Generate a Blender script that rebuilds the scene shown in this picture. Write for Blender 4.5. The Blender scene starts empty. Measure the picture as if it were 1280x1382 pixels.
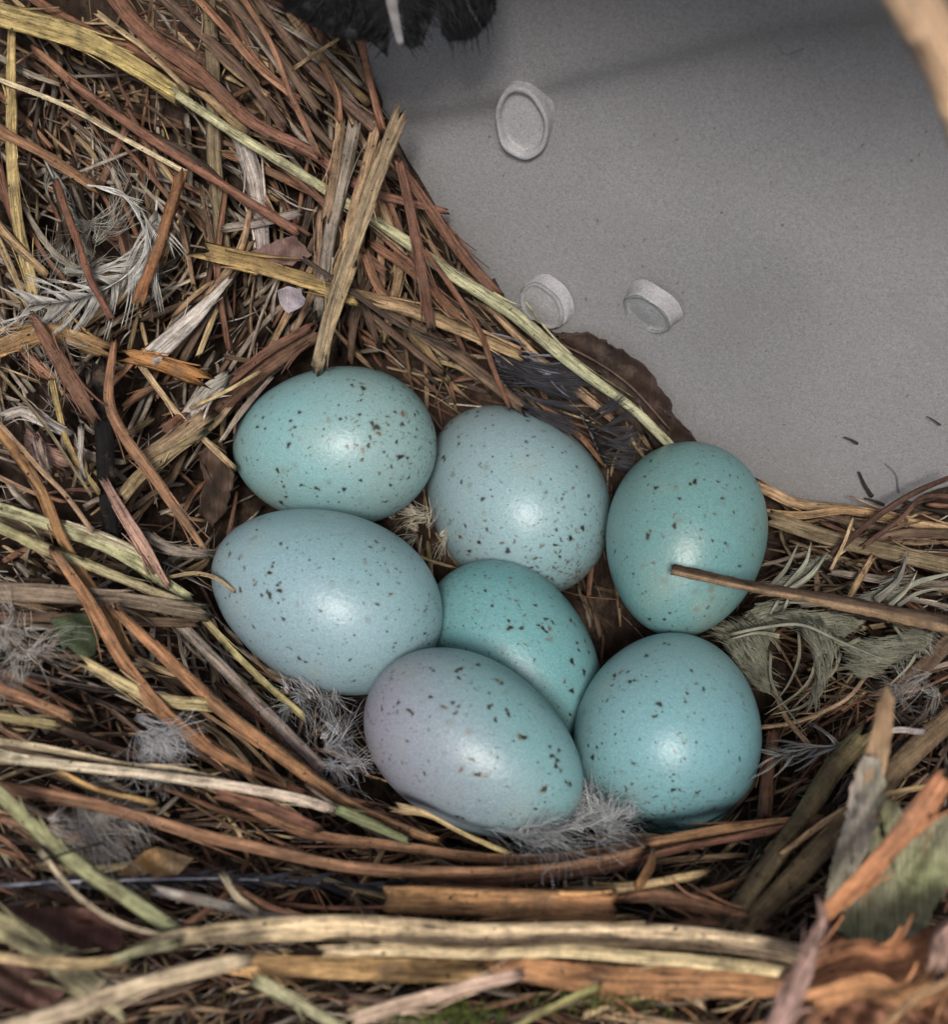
import bpy, math, random
import numpy as np
from mathutils import Vector
random.seed(7); rng=np.random.default_rng(7)
# ------------------------------------------------------------------ camera (1 unit = 1 cm)
PITCH=math.radians(58); F=1800.; D=18.
fwd=np.array([0,math.cos(PITCH),-math.sin(PITCH)]); up=np.array([0,math.sin(PITCH),math.cos(PITCH)]); rt=np.array([1.,0,0])
CAM=np.array([0,0,1.2])-fwd*D
sc=bpy.context.scene
COL=sc.collection
sc.unit_settings.scale_length=0.01
cd=bpy.data.cameras.new('camera'); co=bpy.data.objects.new('camera',cd); COL.objects.link(co)
co.location=CAM; co.rotation_euler=(math.pi/2-PITCH,0,0)
cd.sensor_fit='HORIZONTAL'; cd.sensor_width=36; cd.lens=36*F/1280
cd.clip_start=.1; cd.clip_end=500
cd.dof.use_dof=True; cd.dof.focus_distance=16.9; cd.dof.aperture_fstop=.30
sc.camera=co
# ------------------------------------------------------------------ light
w=bpy.data.worlds.new('World'); sc.world=w; w.use_nodes=True
nt=w.node_tree; bg=nt.nodes['Background']
sky=nt.nodes.new('ShaderNodeTexSky'); sky.sky_type='NISHITA'; sky.sun_disc=False
SUN_EL=57; SUN_AZ=184     # the bright part of the overcast sky, behind the camera
sky.sun_elevation=math.radians(SUN_EL); sky.sun_rotation=math.radians(SUN_AZ)
sky.dust_density=4; sky.air_density=1.0
nt.links.new(sky.outputs[0],bg.inputs[0]); bg.inputs[1].default_value=.085
sl=bpy.data.lights.new('sun','SUN'); sl.energy=2.3; sl.angle=math.radians(12); sl.color=(1,.965,.92)
so=bpy.data.objects.new('sun',sl); COL.objects.link(so)
az=math.radians(SUN_AZ); el=math.radians(SUN_EL)
sdir=Vector((math.sin(az)*math.cos(el),math.cos(az)*math.cos(el),math.sin(el)))
so.rotation_euler=sdir.to_track_quat('Z','Y').to_euler()
sc.view_settings.view_transform='Standard'; sc.view_settings.look='None'
sc.view_settings.exposure=.2; sc.view_settings.gamma=1
# ------------------------------------------------------------------ geometry of the place
def ray(x,y): return fwd+rt*(x-640)/F-up*(y-691)/F
def atz(x,y,z):
    d=ray(x,y); t=(z-CAM[2])/d[2]; return t
X0,Y0=3.949,.43
def wall_f(x): u=x-X0; return Y0-.30*u+.66*math.log(math.cosh(u/3))
def wall_t(x,y,k=.3):
    d=ray(x,y); lo,hi=5.,70.
    for _ in range(26):
        t=(lo+hi)/2; q=CAM+d*t
        if q[1]-wall_f(q[0])-k*(q[2]-1.2)>0: hi=t
        else: lo=t
    return t
def wall_z(x,y): return (CAM+ray(x,y)*wall_t(x,y))[2]
BOUND=[(250,-420),(370,-160),(440,-40),(480,30),(505,100),(540,190),(575,250),(620,320),(662,385),(700,430),(745,448),(800,452),(860,490),(905,550),(940,592),(1030,655),(1100,675),(1180,690),(1230,672),(1280,648),(1400,600),(1700,540)]
CTRL=[(x,y,wall_z(x,y)) for x,y in BOUND[2:20]]
CTRL+=[(452,610,.45),(695,690,-.9),(925,735,.35),(440,815,.3),(692,880,-.5),(639,1005,.35),(903,990,.05),
 (440,490,1.9),(560,500,1.7),(310,590,1.8),(265,760,1.75),(330,920,1.6),(590,640,.7),(600,730,.4),(830,610,1.2),(815,800,.2),(1045,740,.9),(1060,860,.9),(1060,1000,1.1),(960,1140,1.75),(820,1140,1.85),(640,1150,1.9),(500,1110,1.8),(430,980,1.55),
 (640,1240,2.6),(640,1382,3.1),(300,1200,2.6),(300,1382,3.3),(0,1382,3.5),(0,1150,3.0),(0,900,3.0),(0,600,3.2),(150,700,2.5),(150,1000,2.4),(0,300,3.6),(0,0,4.6),(200,400,2.9),(200,150,3.9),(330,260,3.7),(420,400,2.9),(560,400,3.0),(400,120,4.9),
 (1280,760,1.4),(1150,800,1.1),(1280,950,2.0),(1150,1000,1.6),(1280,1150,2.6),(1100,1180,2.3),(1000,1280,2.8),(1280,1382,3.6),(900,1382,3.2),
 (-300,0,5),(-300,700,4),(-300,1700,4),(640,1700,3.6),(1600,1700,4),(1600,900,2.6),(-300,-300,6),(100,-300,6)]
CP=np.array(CTRL,float); nC=len(CP)
def tps(r2): return np.where(r2>0,r2*np.log(np.maximum(r2,1e-12)),0)
_x=CP[:,:2]/500.
_A=np.zeros((nC+3,nC+3)); _A[:nC,:nC]=tps(((_x[:,None]-_x[None])**2).sum(-1))+np.eye(nC)*.01
_A[:nC,nC]=1;_A[:nC,nC+1:]=_x;_A[nC,:nC]=1;_A[nC+1:,:nC]=_x.T
_W=np.linalg.solve(_A,np.concatenate([CP[:,2],[0,0,0]]))
def zmap(x,y):
    q=np.array([x,y])/500.
    return float(_W[:nC]@tps(((_x-q)**2).sum(-1))+_W[nC]+_W[nC+1:]@q)
def P(x,y,lift=0):
    t=atz(x,y,zmap(x,y)+lift); tw=wall_t(x,y)-.06-.1*max(0,lift)
    return CAM+ray(x,y)*min(t,tw)
def inside(x,y):            # True on the nest side of the nest's edge
    bx=[b[0] for b in BOUND]; by=[b[1] for b in BOUND]
    if x<bx[0]: return True
    return y>np.interp(x,bx,by)
def proj(v):
    q=v-CAM; d=q@fwd; return 640+F*(q@rt)/d, 691-F*(q@up)/d, d
# ------------------------------------------------------------------ object helpers
def link(name,verts,faces,mat,parent=None,uv=None,cols=None,smooth=True):
    me=bpy.data.meshes.new(name); me.from_pydata(np.asarray(verts).tolist(),[],faces); me.update()
    if smooth: me.polygons.foreach_set('use_smooth',[True]*len(me.polygons))
    nl=len(me.loops); li=np.zeros(nl,dtype=np.int32); me.loops.foreach_get('vertex_index',li)
    if uv is not None:
        l=me.uv_layers.new(name='UVMap'); l.data.foreach_set('uv',np.asarray(uv,dtype=np.float32)[li].ravel())
    if cols is not None:
        a=me.attributes.new('tint','FLOAT_COLOR','POINT'); c=np.ones((len(verts),4),np.float32); c[:,:3]=cols; a.data.foreach_set('color',c.ravel())
    me.materials.append(mat)
    o=bpy.data.objects.new(name,me); COL.objects.link(o)
    if parent is not None: o.parent=parent
    return o
def tag(o,label=None,cat=None,group=None,kind=None):
    if label: o['label']=label
    if cat: o['category']=cat
    if group: o['group']=group
    if kind: o['kind']=kind
    return o
def empty(name,loc):
    o=bpy.data.objects.new(name,None); COL.objects.link(o); o.location=loc; o.empty_display_size=.2; return o
def recenter(o):
    me=o.data; n=len(me.vertices); a=np.zeros(n*3); me.vertices.foreach_get('co',a); a=a.reshape(-1,3)
    c=a.mean(0); me.vertices.foreach_set('co',(a-c).ravel()); o.location=c; me.update()
def spline(pts,n):
    pts=np.asarray(pts,float)
    if len(pts)==2:
        t=np.linspace(0,1,n)[:,None]; return pts[0]*(1-t)+pts[1]*t
    q=np.vstack([2*pts[0]-pts[1],pts,2*pts[-1]-pts[-2]])
    seg=np.linalg.norm(np.diff(pts,axis=0),axis=1); s=np.concatenate([[0],np.cumsum(seg)]); out=[]
    for v in np.linspace(0,s[-1],n):
        i=min(np.searchsorted(s,v,side='right')-1,len(seg)-1); t=(v-s[i])/max(seg[i],1e-9)
        a,b,c,d=q[i],q[i+1],q[i+2],q[i+3]
        out.append(.5*((2*b)+(-a+c)*t+(2*a-5*b+4*c-d)*t*t+(-a+3*b-3*c+d)*t**3))
    return np.array(out)
VIEWN=np.array([0,-.55,.83])
def strand_mesh(path,wd,flat=.34,K=10,ridge=.16,rag=1.1,roll=0.,twist=0.,normal=VIEWN,split=False,bumpy=0.):
    """closed, ridged, flattened stem along path (N,3); wd (N,) widths"""
    N=len(path); T=np.gradient(path,axis=0); T/=np.linalg.norm(T,axis=1)[:,None]+1e-9
    th=np.arange(K)/K*2*np.pi
    rr=1+ridge*rng.uniform(-1,1,K)
    rl=1+ridge*.6*rng.uniform(-1,1,(max(3,N//6),K)); 
    idx=np.linspace(0,len(rl)-1,N); i0=idx.astype(int).clip(0,len(rl)-2); fr=(idx-i0)[:,None]
    RL=rl[i0]*(1-fr)+rl[i0+1]*fr
    side=np.cross(T,normal); side/=np.linalg.norm(side,axis=1)[:,None]+1e-9
    nn=np.cross(side,T)
    an=roll+twist*np.linspace(0,1,N)
    s2=side*np.cos(an)[:,None]+nn*np.sin(an)[:,None]; n2=-side*np.sin(an)[:,None]+nn*np.cos(an)[:,None]
    R=rr[None]*RL
    if bumpy: R=R*(1+bumpy*rng.uniform(-1,1,(N,K)))
    a=(np.cos(th)[None]*R)*(wd/2)[:,None]; b=(np.sin(th)[None]*R)*(wd/2*flat)[:,None]
    V=path[:,None]+a[...,None]*s2[:,None]+b[...,None]*n2[:,None]
    if rag:
        for e,sg in ((0,-1),(N-1,1)):
            V[e]+= (T[e][None]*(sg*rng.uniform(-.2,1,K)**1)[:,None])*wd[e]*rag
    V=V.reshape(-1,3)
    s=np.concatenate([[0],np.cumsum(np.linalg.norm(np.diff(path,axis=0),axis=1))])
    o=rng.uniform(0,60,2)
    uv=np.stack([(a+o[0]).ravel(),np.repeat(s+o[1],K)],1)
    fs=[]
    for i in range(N-1):
        for k in range(K):
            k2=(k+1)%K; fs.append((i*K+k,i*K+k2,(i+1)*K+k2,(i+1)*K+k))
    c0=path[0]-T[0]*wd[0]*.02; c1=path[-1]+T[-1]*wd[-1]*.02
    V=np.vstack([V,c0,c1]); uv=np.vstack([uv,uv[0],uv[-1]])
    for k in range(K):
        k2=(k+1)%K; fs.append((k2,k,N*K)); fs.append(((N-1)*K+k,(N-1)*K+k2,N*K+1))
    return V,fs,uv
class MB:
    def __init__(s): s.v=[];s.f=[];s.u=[];s.c=[];s.n=0
    def add(s,V,fs,uv,tint):
        s.v.append(V); n=s.n; s.f+= [tuple(i+n for i in f) for f in fs]; s.u.append(uv)
        t=np.asarray(tint,float); s.c.append(np.tile(t,(len(V),1)) if t.ndim==1 else t); s.n+=len(V)
    def build(s,name,mat,parent=None,smooth=True):
        return link(name,np.vstack(s.v),s.f,mat,parent,np.vstack(s.u),np.vstack(s.c),smooth)
# ------------------------------------------------------------------ materials
def newmat(name):
    m=bpy.data.materials.new(name); m.use_nodes=True; nt=m.node_tree
    return m,nt,nt.nodes['Principled BSDF'],nt.nodes,nt.links
def math_(N,L,op,a,b=None,c=None,clamp=False):
    n=N.new('ShaderNodeMath'); n.operation=op; n.use_clamp=clamp
    for i,v in enumerate((a,b,c)):
        if v is None: continue
        if isinstance(v,(int,float)): n.inputs[i].default_value=v
        else: L.new(v,n.inputs[i])
    return n.outputs[0]
def noise(N,L,vec,scale,detail=3,rough=.55):
    n=N.new('ShaderNodeTexNoise'); n.inputs['Scale'].default_value=scale; n.inputs['Detail'].default_value=detail; n.inputs['Roughness'].default_value=rough
    L.new(vec,n.inputs['Vector']); return n.outputs['Fac']
def ramp(N,L,fac,a,b,va=0,vb=1):
    n=N.new('ShaderNodeMapRange'); L.new(fac,n.inputs[0])
    for i,v in zip((1,2,3,4),(a,b,va,vb)): n.inputs[i].default_value=v
    return n.outputs[0]
def plant_mat(name,streak=1.,mottle=1.,rough=.62,spec=.3,bump=.5,trans=0.):
    m,nt,B,N,L=newmat(name)
    at=N.new('ShaderNodeAttribute'); at.attribute_name='tint'
    uv=N.new('ShaderNodeUVMap'); tc=N.new('ShaderNodeTexCoord'); geo=N.new('ShaderNodeNewGeometry')
    mp=N.new('ShaderNodeMapping'); mp.inputs['Scale'].default_value=(30,1.6,1); L.new(uv.outputs[0],mp.inputs[0])
    mp2=N.new('ShaderNodeMapping'); mp2.inputs['Scale'].default_value=(95,5,1); L.new(uv.outputs[0],mp2.inputs[0])
    f1=noise(N,L,mp.outputs[0],1,4,.6); f2=noise(N,L,mp2.outputs[0],1,3,.6)
    pos=geo.outputs['Position']
    big=noise(N,L,pos,1.7,3,.6); mid=noise(N,L,pos,7,5,.7); fine=noise(N,L,pos,38,4,.75)
    s=math_(N,L,'MULTIPLY_ADD',math_(N,L,'SUBTRACT',f1,.5),2.6*streak,1.0)
    s=math_(N,L,'MULTIPLY_ADD',math_(N,L,'SUBTRACT',f2,.5),2.0*streak,s)
    s=math_(N,L,'MULTIPLY_ADD',math_(N,L,'SUBTRACT',mid,.5),1.2*mottle,s)
    s=math_(N,L,'MULTIPLY_ADD',math_(N,L,'SUBTRACT',big,.5),.9*mottle,s)
    s=math_(N,L,'MULTIPLY_ADD',math_(N,L,'SUBTRACT',fine,.5),.9*mottle,s)
    mp3=N.new('ShaderNodeMapping'); mp3.inputs['Scale'].default_value=(55,1.0,1); L.new(uv.outputs[0],mp3.inputs[0])
    ck=ramp(N,L,noise(N,L,mp3.outputs[0],1,2,.5),.30,.40,.45,1.)
    if streak>.5: s=math_(N,L,'MULTIPLY',s,ck)
    s=math_(N,L,'MAXIMUM',s,.18)
    s=math_(N,L,'MINIMUM',s,1.75)
    sm=N.new('ShaderNodeVectorMath'); sm.operation='SCALE'; L.new(at.outputs['Color'],sm.inputs[0]); L.new(s,sm.inputs['Scale'])
    # weathering: grey-brown patches and dark specks
    mx=N.new('ShaderNodeMix'); mx.data_type='RGBA'; L.new(sm.outputs[0],mx.inputs['A']); mx.inputs['B'].default_value=(.15,.105,.07,1)
    L.new(ramp(N,L,noise(N,L,pos,2.6,5,.7),.52,.72,0,.6*mottle),mx.inputs['Factor'])
    mx2=N.new('ShaderNodeMix'); mx2.data_type='RGBA'; L.new(mx.outputs['Result'],mx2.inputs['A']); mx2.inputs['B'].default_value=(.03,.018,.012,1)
    sp=noise(N,L,pos,15,2,.5); L.new(ramp(N,L,sp,.69,.74,0,.8*mottle),mx2.inputs['Factor'])
    L.new(mx2.outputs['Result'],B.inputs['Base Color'])
    B.inputs['Roughness'].default_value=rough; B.inputs['Specular IOR Level'].default_value=spec
    bh=math_(N,L,'ADD',math_(N,L,'MULTIPLY',f1,1.2),math_(N,L,'ADD',math_(N,L,'MULTIPLY',f2,.7),math_(N,L,'MULTIPLY',fine,.5)))
    bp=N.new('ShaderNodeBump'); bp.inputs['Strength'].default_value=bump; bp.inputs['Distance'].default_value=.03
    L.new(bh,bp.inputs['Height']); L.new(bp.outputs[0],B.inputs['Normal'])
    return m
M_PLANT=plant_mat('dry_plant',1.15,1.25,.6,.3,.8)
M_TWIG=plant_mat('twig_bark',.55,1.5,.8,.2,.9)
M_LEAF=plant_mat('dead_leaf',.35,1.2,.55,.35,.6)
M_DUST=plant_mat('litter_dust',.3,1.4,.9,.1,1.)
def soft_mat(name):
    m,nt,B,N,L=newmat(name)
    at=N.new('ShaderNodeAttribute'); at.attribute_name='tint'
    geo=N.new('ShaderNodeNewGeometry'); f=noise(N,L,geo.outputs['Position'],5,3)
    sm=N.new('ShaderNodeVectorMath'); sm.operation='SCALE'; L.new(at.outputs['Color'],sm.inputs[0]); L.new(ramp(N,L,f,.3,.7,.7,1.3),sm.inputs['Scale'])
    L.new(sm.outputs[0],B.inputs['Base Color']); B.inputs['Roughness'].default_value=.7; B.inputs['Specular IOR Level'].default_value=.25
    return m
M_DOWN=soft_mat('down')
def plastic_mat(gain=1.):
    m,nt,B,N,L=newmat('grey_plastic')
    geo=N.new('ShaderNodeNewGeometry'); pos=geo.outputs['Position']
    a=noise(N,L,pos,26,3,.7); b=noise(N,L,pos,.35,3,.5); c=noise(N,L,pos,9,4,.6); g=noise(N,L,pos,60,2,.8)
    v=math_(N,L,'MULTIPLY_ADD',math_(N,L,'SUBTRACT',a,.5),.8,1.)
    v=math_(N,L,'MULTIPLY_ADD',math_(N,L,'SUBTRACT',g,.5),1.15,v)
    v=math_(N,L,'MULTIPLY_ADD',math_(N,L,'SUBTRACT',b,.5),.25,v)
    sm=N.new('ShaderNodeVectorMath'); sm.operation='SCALE'; sm.inputs[0].default_value=(.245*gain,.24*gain,.24*gain); L.new(v,sm.inputs['Scale'])
    mx=N.new('ShaderNodeMix'); mx.data_type='RGBA'; L.new(sm.outputs[0],mx.inputs['A']); mx.inputs['B'].default_value=(.10,.09,.08,1)
    L.new(ramp(N,L,noise(N,L,pos,12,1,.3),.775,.81,0,.7),mx.inputs['Factor'])
    mx2=N.new('ShaderNodeMix'); mx2.data_type='RGBA'; L.new(mx.outputs['Result'],mx2.inputs['A']); mx2.inputs['B'].default_value=(.22,.21,.19,1)
    L.new(ramp(N,L,noise(N,L,pos,1.1,6,.75),.5,.75,0,.55),mx2.inputs['Factor'])
    L.new(mx2.outputs['Result'],B.inputs['Base Color'])
    B.inputs['Roughness'].default_value=.5; B.inputs['Specular IOR Level'].default_value=.3
    bp=N.new('ShaderNodeBump'); bp.inputs['Strength'].default_value=.35; bp.inputs['Distance'].default_value=.02
    L.new(math_(N,L,'ADD',a,math_(N,L,'MULTIPLY',c,1.2)),bp.inputs['Height']); L.new(bp.outputs[0],B.inputs['Normal'])
    return m
M_PLASTIC=plastic_mat()
M_PLUG=plastic_mat(1.5); M_PLUG.name='pale_plastic_plug'
def egg_mat():
    m,nt,B,N,L=newmat('egg_shell')
    at=N.new('ShaderNodeAttribute'); at.attribute_name='tint'
    geo=N.new('ShaderNodeNewGeometry'); pos=geo.outputs['Position']; tc=N.new('ShaderNodeTexCoord'); ob=tc.outputs['Object']
    a=noise(N,L,ob,30,3,.7); c=noise(N,L,ob,8,4,.6); q=noise(N,L,ob,60,2,.7)
    v=math_(N,L,'MULTIPLY_ADD',math_(N,L,'SUBTRACT',a,.5),.5,1.)
    v=math_(N,L,'MULTIPLY_ADD',math_(N,L,'SUBTRACT',q,.5),.7,v)
    v=math_(N,L,'MULTIPLY_ADD',math_(N,L,'SUBTRACT',c,.5),.12,v)
    sm=N.new('ShaderNodeVectorMath'); sm.operation='SCALE'; L.new(at.outputs['Color'],sm.inputs[0]); L.new(v,sm.inputs['Scale'])
    # pinpoint flecks: two sizes, only some cells carry one, gathered in drifts
    cur=sm.outputs[0]
    def flecks(cur,scale,r0,r1,keep,colr,alpha,off):
        mv=N.new('ShaderNodeVectorMath'); mv.operation='MULTIPLY_ADD'; L.new(ob,mv.inputs[0]); mv.inputs[1].default_value=(1,1,1)
        nn=N.new('ShaderNodeTexNoise'); nn.inputs['Scale'].default_value=scale*1.3; L.new(ob,nn.inputs['Vector'])
        sc_=N.new('ShaderNodeVectorMath'); sc_.operation='SCALE'; L.new(nn.outputs['Color'],sc_.inputs[0]); sc_.inputs['Scale'].default_value=.35/scale
        L.new(sc_.outputs[0],mv.inputs[2])
        ad=N.new('ShaderNodeVectorMath'); ad.operation='ADD'; L.new(mv.outputs[0],ad.inputs[0])
        oi=N.new('ShaderNodeObjectInfo'); L.new(oi.outputs['Location'],ad.inputs[1])
        vo=N.new('ShaderNodeTexVoronoi'); vo.inputs['Scale'].default_value=scale; L.new(ad.outputs[0],vo.inputs['Vector'])
        sep=N.new('ShaderNodeSeparateColor'); L.new(vo.outputs['Color'],sep.inputs[0])
        spot=ramp(N,L,vo.outputs['Distance'],r0,r1,1,0)
        k_=math_(N,L,'GREATER_THAN',math_(N,L,'ADD',sep.outputs[0],math_(N,L,'MULTIPLY',math_(N,L,'SUBTRACT',noise(N,L,ob,1.6+off,2,.5),.5),1.1)),keep)
        f_=math_(N,L,'MULTIPLY',math_(N,L,'MULTIPLY',spot,k_),math_(N,L,'MULTIPLY_ADD',sep.outputs[1],alpha,.15),clamp=True)
        mx=N.new('ShaderNodeMix'); mx.data_type='RGBA'; L.new(f_,mx.inputs['Factor']); L.new(cur,mx.inputs['A']); mx.inputs['B'].default_value=colr
        return mx.outputs['Result']
    cur=flecks(cur,11,.10,.24,.72,(.06,.045,.03,1),.8,0)
    cur=flecks(cur,6.5,.07,.16,.74,(.035,.026,.018,1),.9,.4)
    cur=flecks(cur,5,.10,.34,.80,(.16,.13,.08,1),.45,.7)
    L.new(cur,B.inputs['Base Color'])
    B.inputs['Roughness'].default_value=.37; B.inputs['Specular IOR Level'].default_value=.5
    B.inputs['Subsurface Weight'].default_value=.06; B.inputs['Subsurface Radius'].default_value=(.1,.12,.12); B.inputs['Subsurface Scale'].default_value=.4
    bp=N.new('ShaderNodeBump'); bp.inputs['Strength'].default_value=.42; bp.inputs['Distance'].default_value=.014
    L.new(math_(N,L,'ADD',math_(N,L,'MULTIPLY',a,.45),math_(N,L,'MULTIPLY',noise(N,L,ob,16,3,.5),1.0)),bp.inputs['Height']); L.new(bp.outputs[0],B.inputs['Normal'])
    return m
M_EGG=egg_mat()
# ------------------------------------------------------------------ plastic housing
def crease_z(x):   # height of the soft fold, from the curve seen in the photograph
    return float(np.interp(x,CRX,CRZ))
_cr=[CAM+ray(x,y)*wall_t(x,y) for x,y in [(430,190),(540,172),(700,146),(790,118),(900,92),(1020,62),(1150,42),(1280,22),(1400,5)]]
CRX=[q[0] for q in _cr]; CRZ=[q[2] for q in _cr]
def wall_pt(x,z,off=0):
    y=wall_f(x)+.3*(z-1.2)
    d=z-crease_z(x)
    dep=.26*(1-1/(1+math.exp(-d/.12)))*math.exp(-max(-d,0)/2.2)       # step back above the fold that eases out again
    dep+= .02*math.exp(-((d+.4)/.4)**2)
    shade_roof=max(0,z-11.0)  # unseen overhang added above the wall to shade the upper nest
    y+=dep-off
    if shade_roof>0:
        a=min(shade_roof/3.0,1.)*math.pi/2
        y-= 3.0*(1-math.cos(a)) + max(0,shade_roof-3.0)*1.0
        z= 11.0+3.0*math.sin(a)
    return (x,y,z)
xs=np.concatenate([np.arange(-16,-6,.5),np.arange(-6,9,.09),np.arange(9,18.1,.5)])
zs=np.concatenate([np.arange(-3,1,.4),np.arange(1,9,.07),np.arange(9,20.6,.4)])
def sheet(off):
    return [wall_pt(x,z,off) for z in zs for x in xs]
va=sheet(0); vb=sheet(-.25); nx=len(xs); nz=len(zs); n0=nx*nz
fs=[]
for j in range(nz-1):
    for i in range(nx-1):
        a=j*nx+i; fs.append((a,a+1,a+nx+1,a+nx)); fs.append((n0+a,n0+a+nx,n0+a+nx+1,n0+a+1))
for i in range(nx-1):
    fs.append((i,n0+i,n0+i+1,i+1)); a=(nz-1)*nx+i; fs.append((a,a+1,n0+a+1,n0+a))
for j in range(nz-1):
    a=j*nx; fs.append((a,a+nx,n0+a+nx,n0+a)); a=j*nx+nx-1; fs.append((a,n0+a,n0+a+nx,a+nx))
house=tag(empty('plastic_housing',(3.9,.43,1.2)),'speckled grey moulded plastic housing behind and right of the nest','housing')
def hchild(name,V,fs,smooth=True,mat=None):
    o=link(name,np.asarray(V)-np.array([3.9,.43,1.2]),fs,mat or M_PLASTIC,house,smooth=smooth); return o
hchild('shell',va+vb,fs)
def wall_frame(px,py):
    q=CAM+ray(px,py)*wall_t(px,py)
    x,z=q[0],q[2]; p0=np.array(wall_pt(x,z)); e=.05
    tx=np.array(wall_pt(x+e,z))-np.array(wall_pt(x-e,z)); tz=np.array(wall_pt(x,z+e))-np.array(wall_pt(x,z-e))
    tx/=np.linalg.norm(tx); n=np.cross(tx,tz); n/=np.linalg.norm(n)
    if n[1]>0: n=-n
    tz=np.cross(n,tx); tz=tz if tz[2]>0 else -tz
    return p0,tx,tz,n
def boss(name,px,py,R,H,rim,floor,axis_tilt,stretch=1.0,rot=0.):
    """short moulded post with a raised rim and a sunken face, standing out of the wall"""
    p0,tx,tz,n=wall_frame(px,py)
    ax=n+tx*axis_tilt[0]+tz*axis_tilt[1]; ax/=np.linalg.norm(ax)
    c,s=math.cos(rot),math.sin(rot); e1=tx*c+tz*s; e1-=ax*(e1@ax); e1/=np.linalg.norm(e1); e2=np.cross(ax,e1)
    prof=[(R*1.16,-.06),(R*1.06,.01),(R*1.0,.06),(R,H-.04),(R*.985,H-.012),(R*.95,H),(R*(1-rim)+.02,H),(R*(1-rim),H-.02),(R*(1-rim)*.97,floor+.04),(R*(1-rim)*.92,floor+.008)]+[(R*(1-rim)*q_,floor+.02*(1-q_)) for q_ in (.85,.7,.5,.3,.15,.05)]
    K=56; V=[]
    for r,h in prof:
        for k in range(K):
            t=k/K*2*math.pi; wob=1+.02*math.sin(3*t+px)+.012*math.sin(7*t)
            V.append(p0+(e1*math.cos(t)+e2*math.sin(t)*stretch)*r*wob+ax*(h+.010*math.sin(5*t+1)*(r>R*.9)))
    f=[(i*K+k,i*K+(k+1)%K,(i+1)*K+(k+1)%K,(i+1)*K+k) for i in range(len(prof)-1) for k in range(K)]+[tuple((len(prof)-1)*K+k for k in range(K))]
    return hchild(name,V,f,mat=M_PLUG)
b=boss('ring_post',712,172,.34,.24,.17,.13,(.05,-.05),1.5,.12); b['label']='large raised ring high on the grey wall'
b=boss('round_boss',738,413,.35,.10,.04,.112,(-.18,-.16),1.0); b['label']='round boss with flat face close to the nest edge'
b=boss('round_boss',881,419,.35,.15,.10,.11,(-.2,-.45),1.0); b['label']='short tilted boss with a thick upper rim'
# ------------------------------------------------------------------ nest floor (the packed litter everything lies on)
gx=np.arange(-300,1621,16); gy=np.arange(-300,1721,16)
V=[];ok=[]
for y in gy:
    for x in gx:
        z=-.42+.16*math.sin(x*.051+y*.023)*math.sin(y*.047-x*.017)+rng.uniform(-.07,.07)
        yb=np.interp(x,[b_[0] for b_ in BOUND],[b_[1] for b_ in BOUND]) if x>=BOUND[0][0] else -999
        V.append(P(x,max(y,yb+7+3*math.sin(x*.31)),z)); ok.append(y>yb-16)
fs=[]; n=len(gx)
for j in range(len(gy)-1):
    for i in range(n-1):
        a=j*n+i
        if (ok[a+n] and ok[a+n+1]) and (ok[a] or ok[a+1] or True): fs.append((a,a+n,a+n+1,a+1))
V=np.array(V)
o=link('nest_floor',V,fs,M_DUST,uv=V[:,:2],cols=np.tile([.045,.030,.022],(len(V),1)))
tag(o,'dark packed litter under the nest grass','litter',kind='structure')
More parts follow.
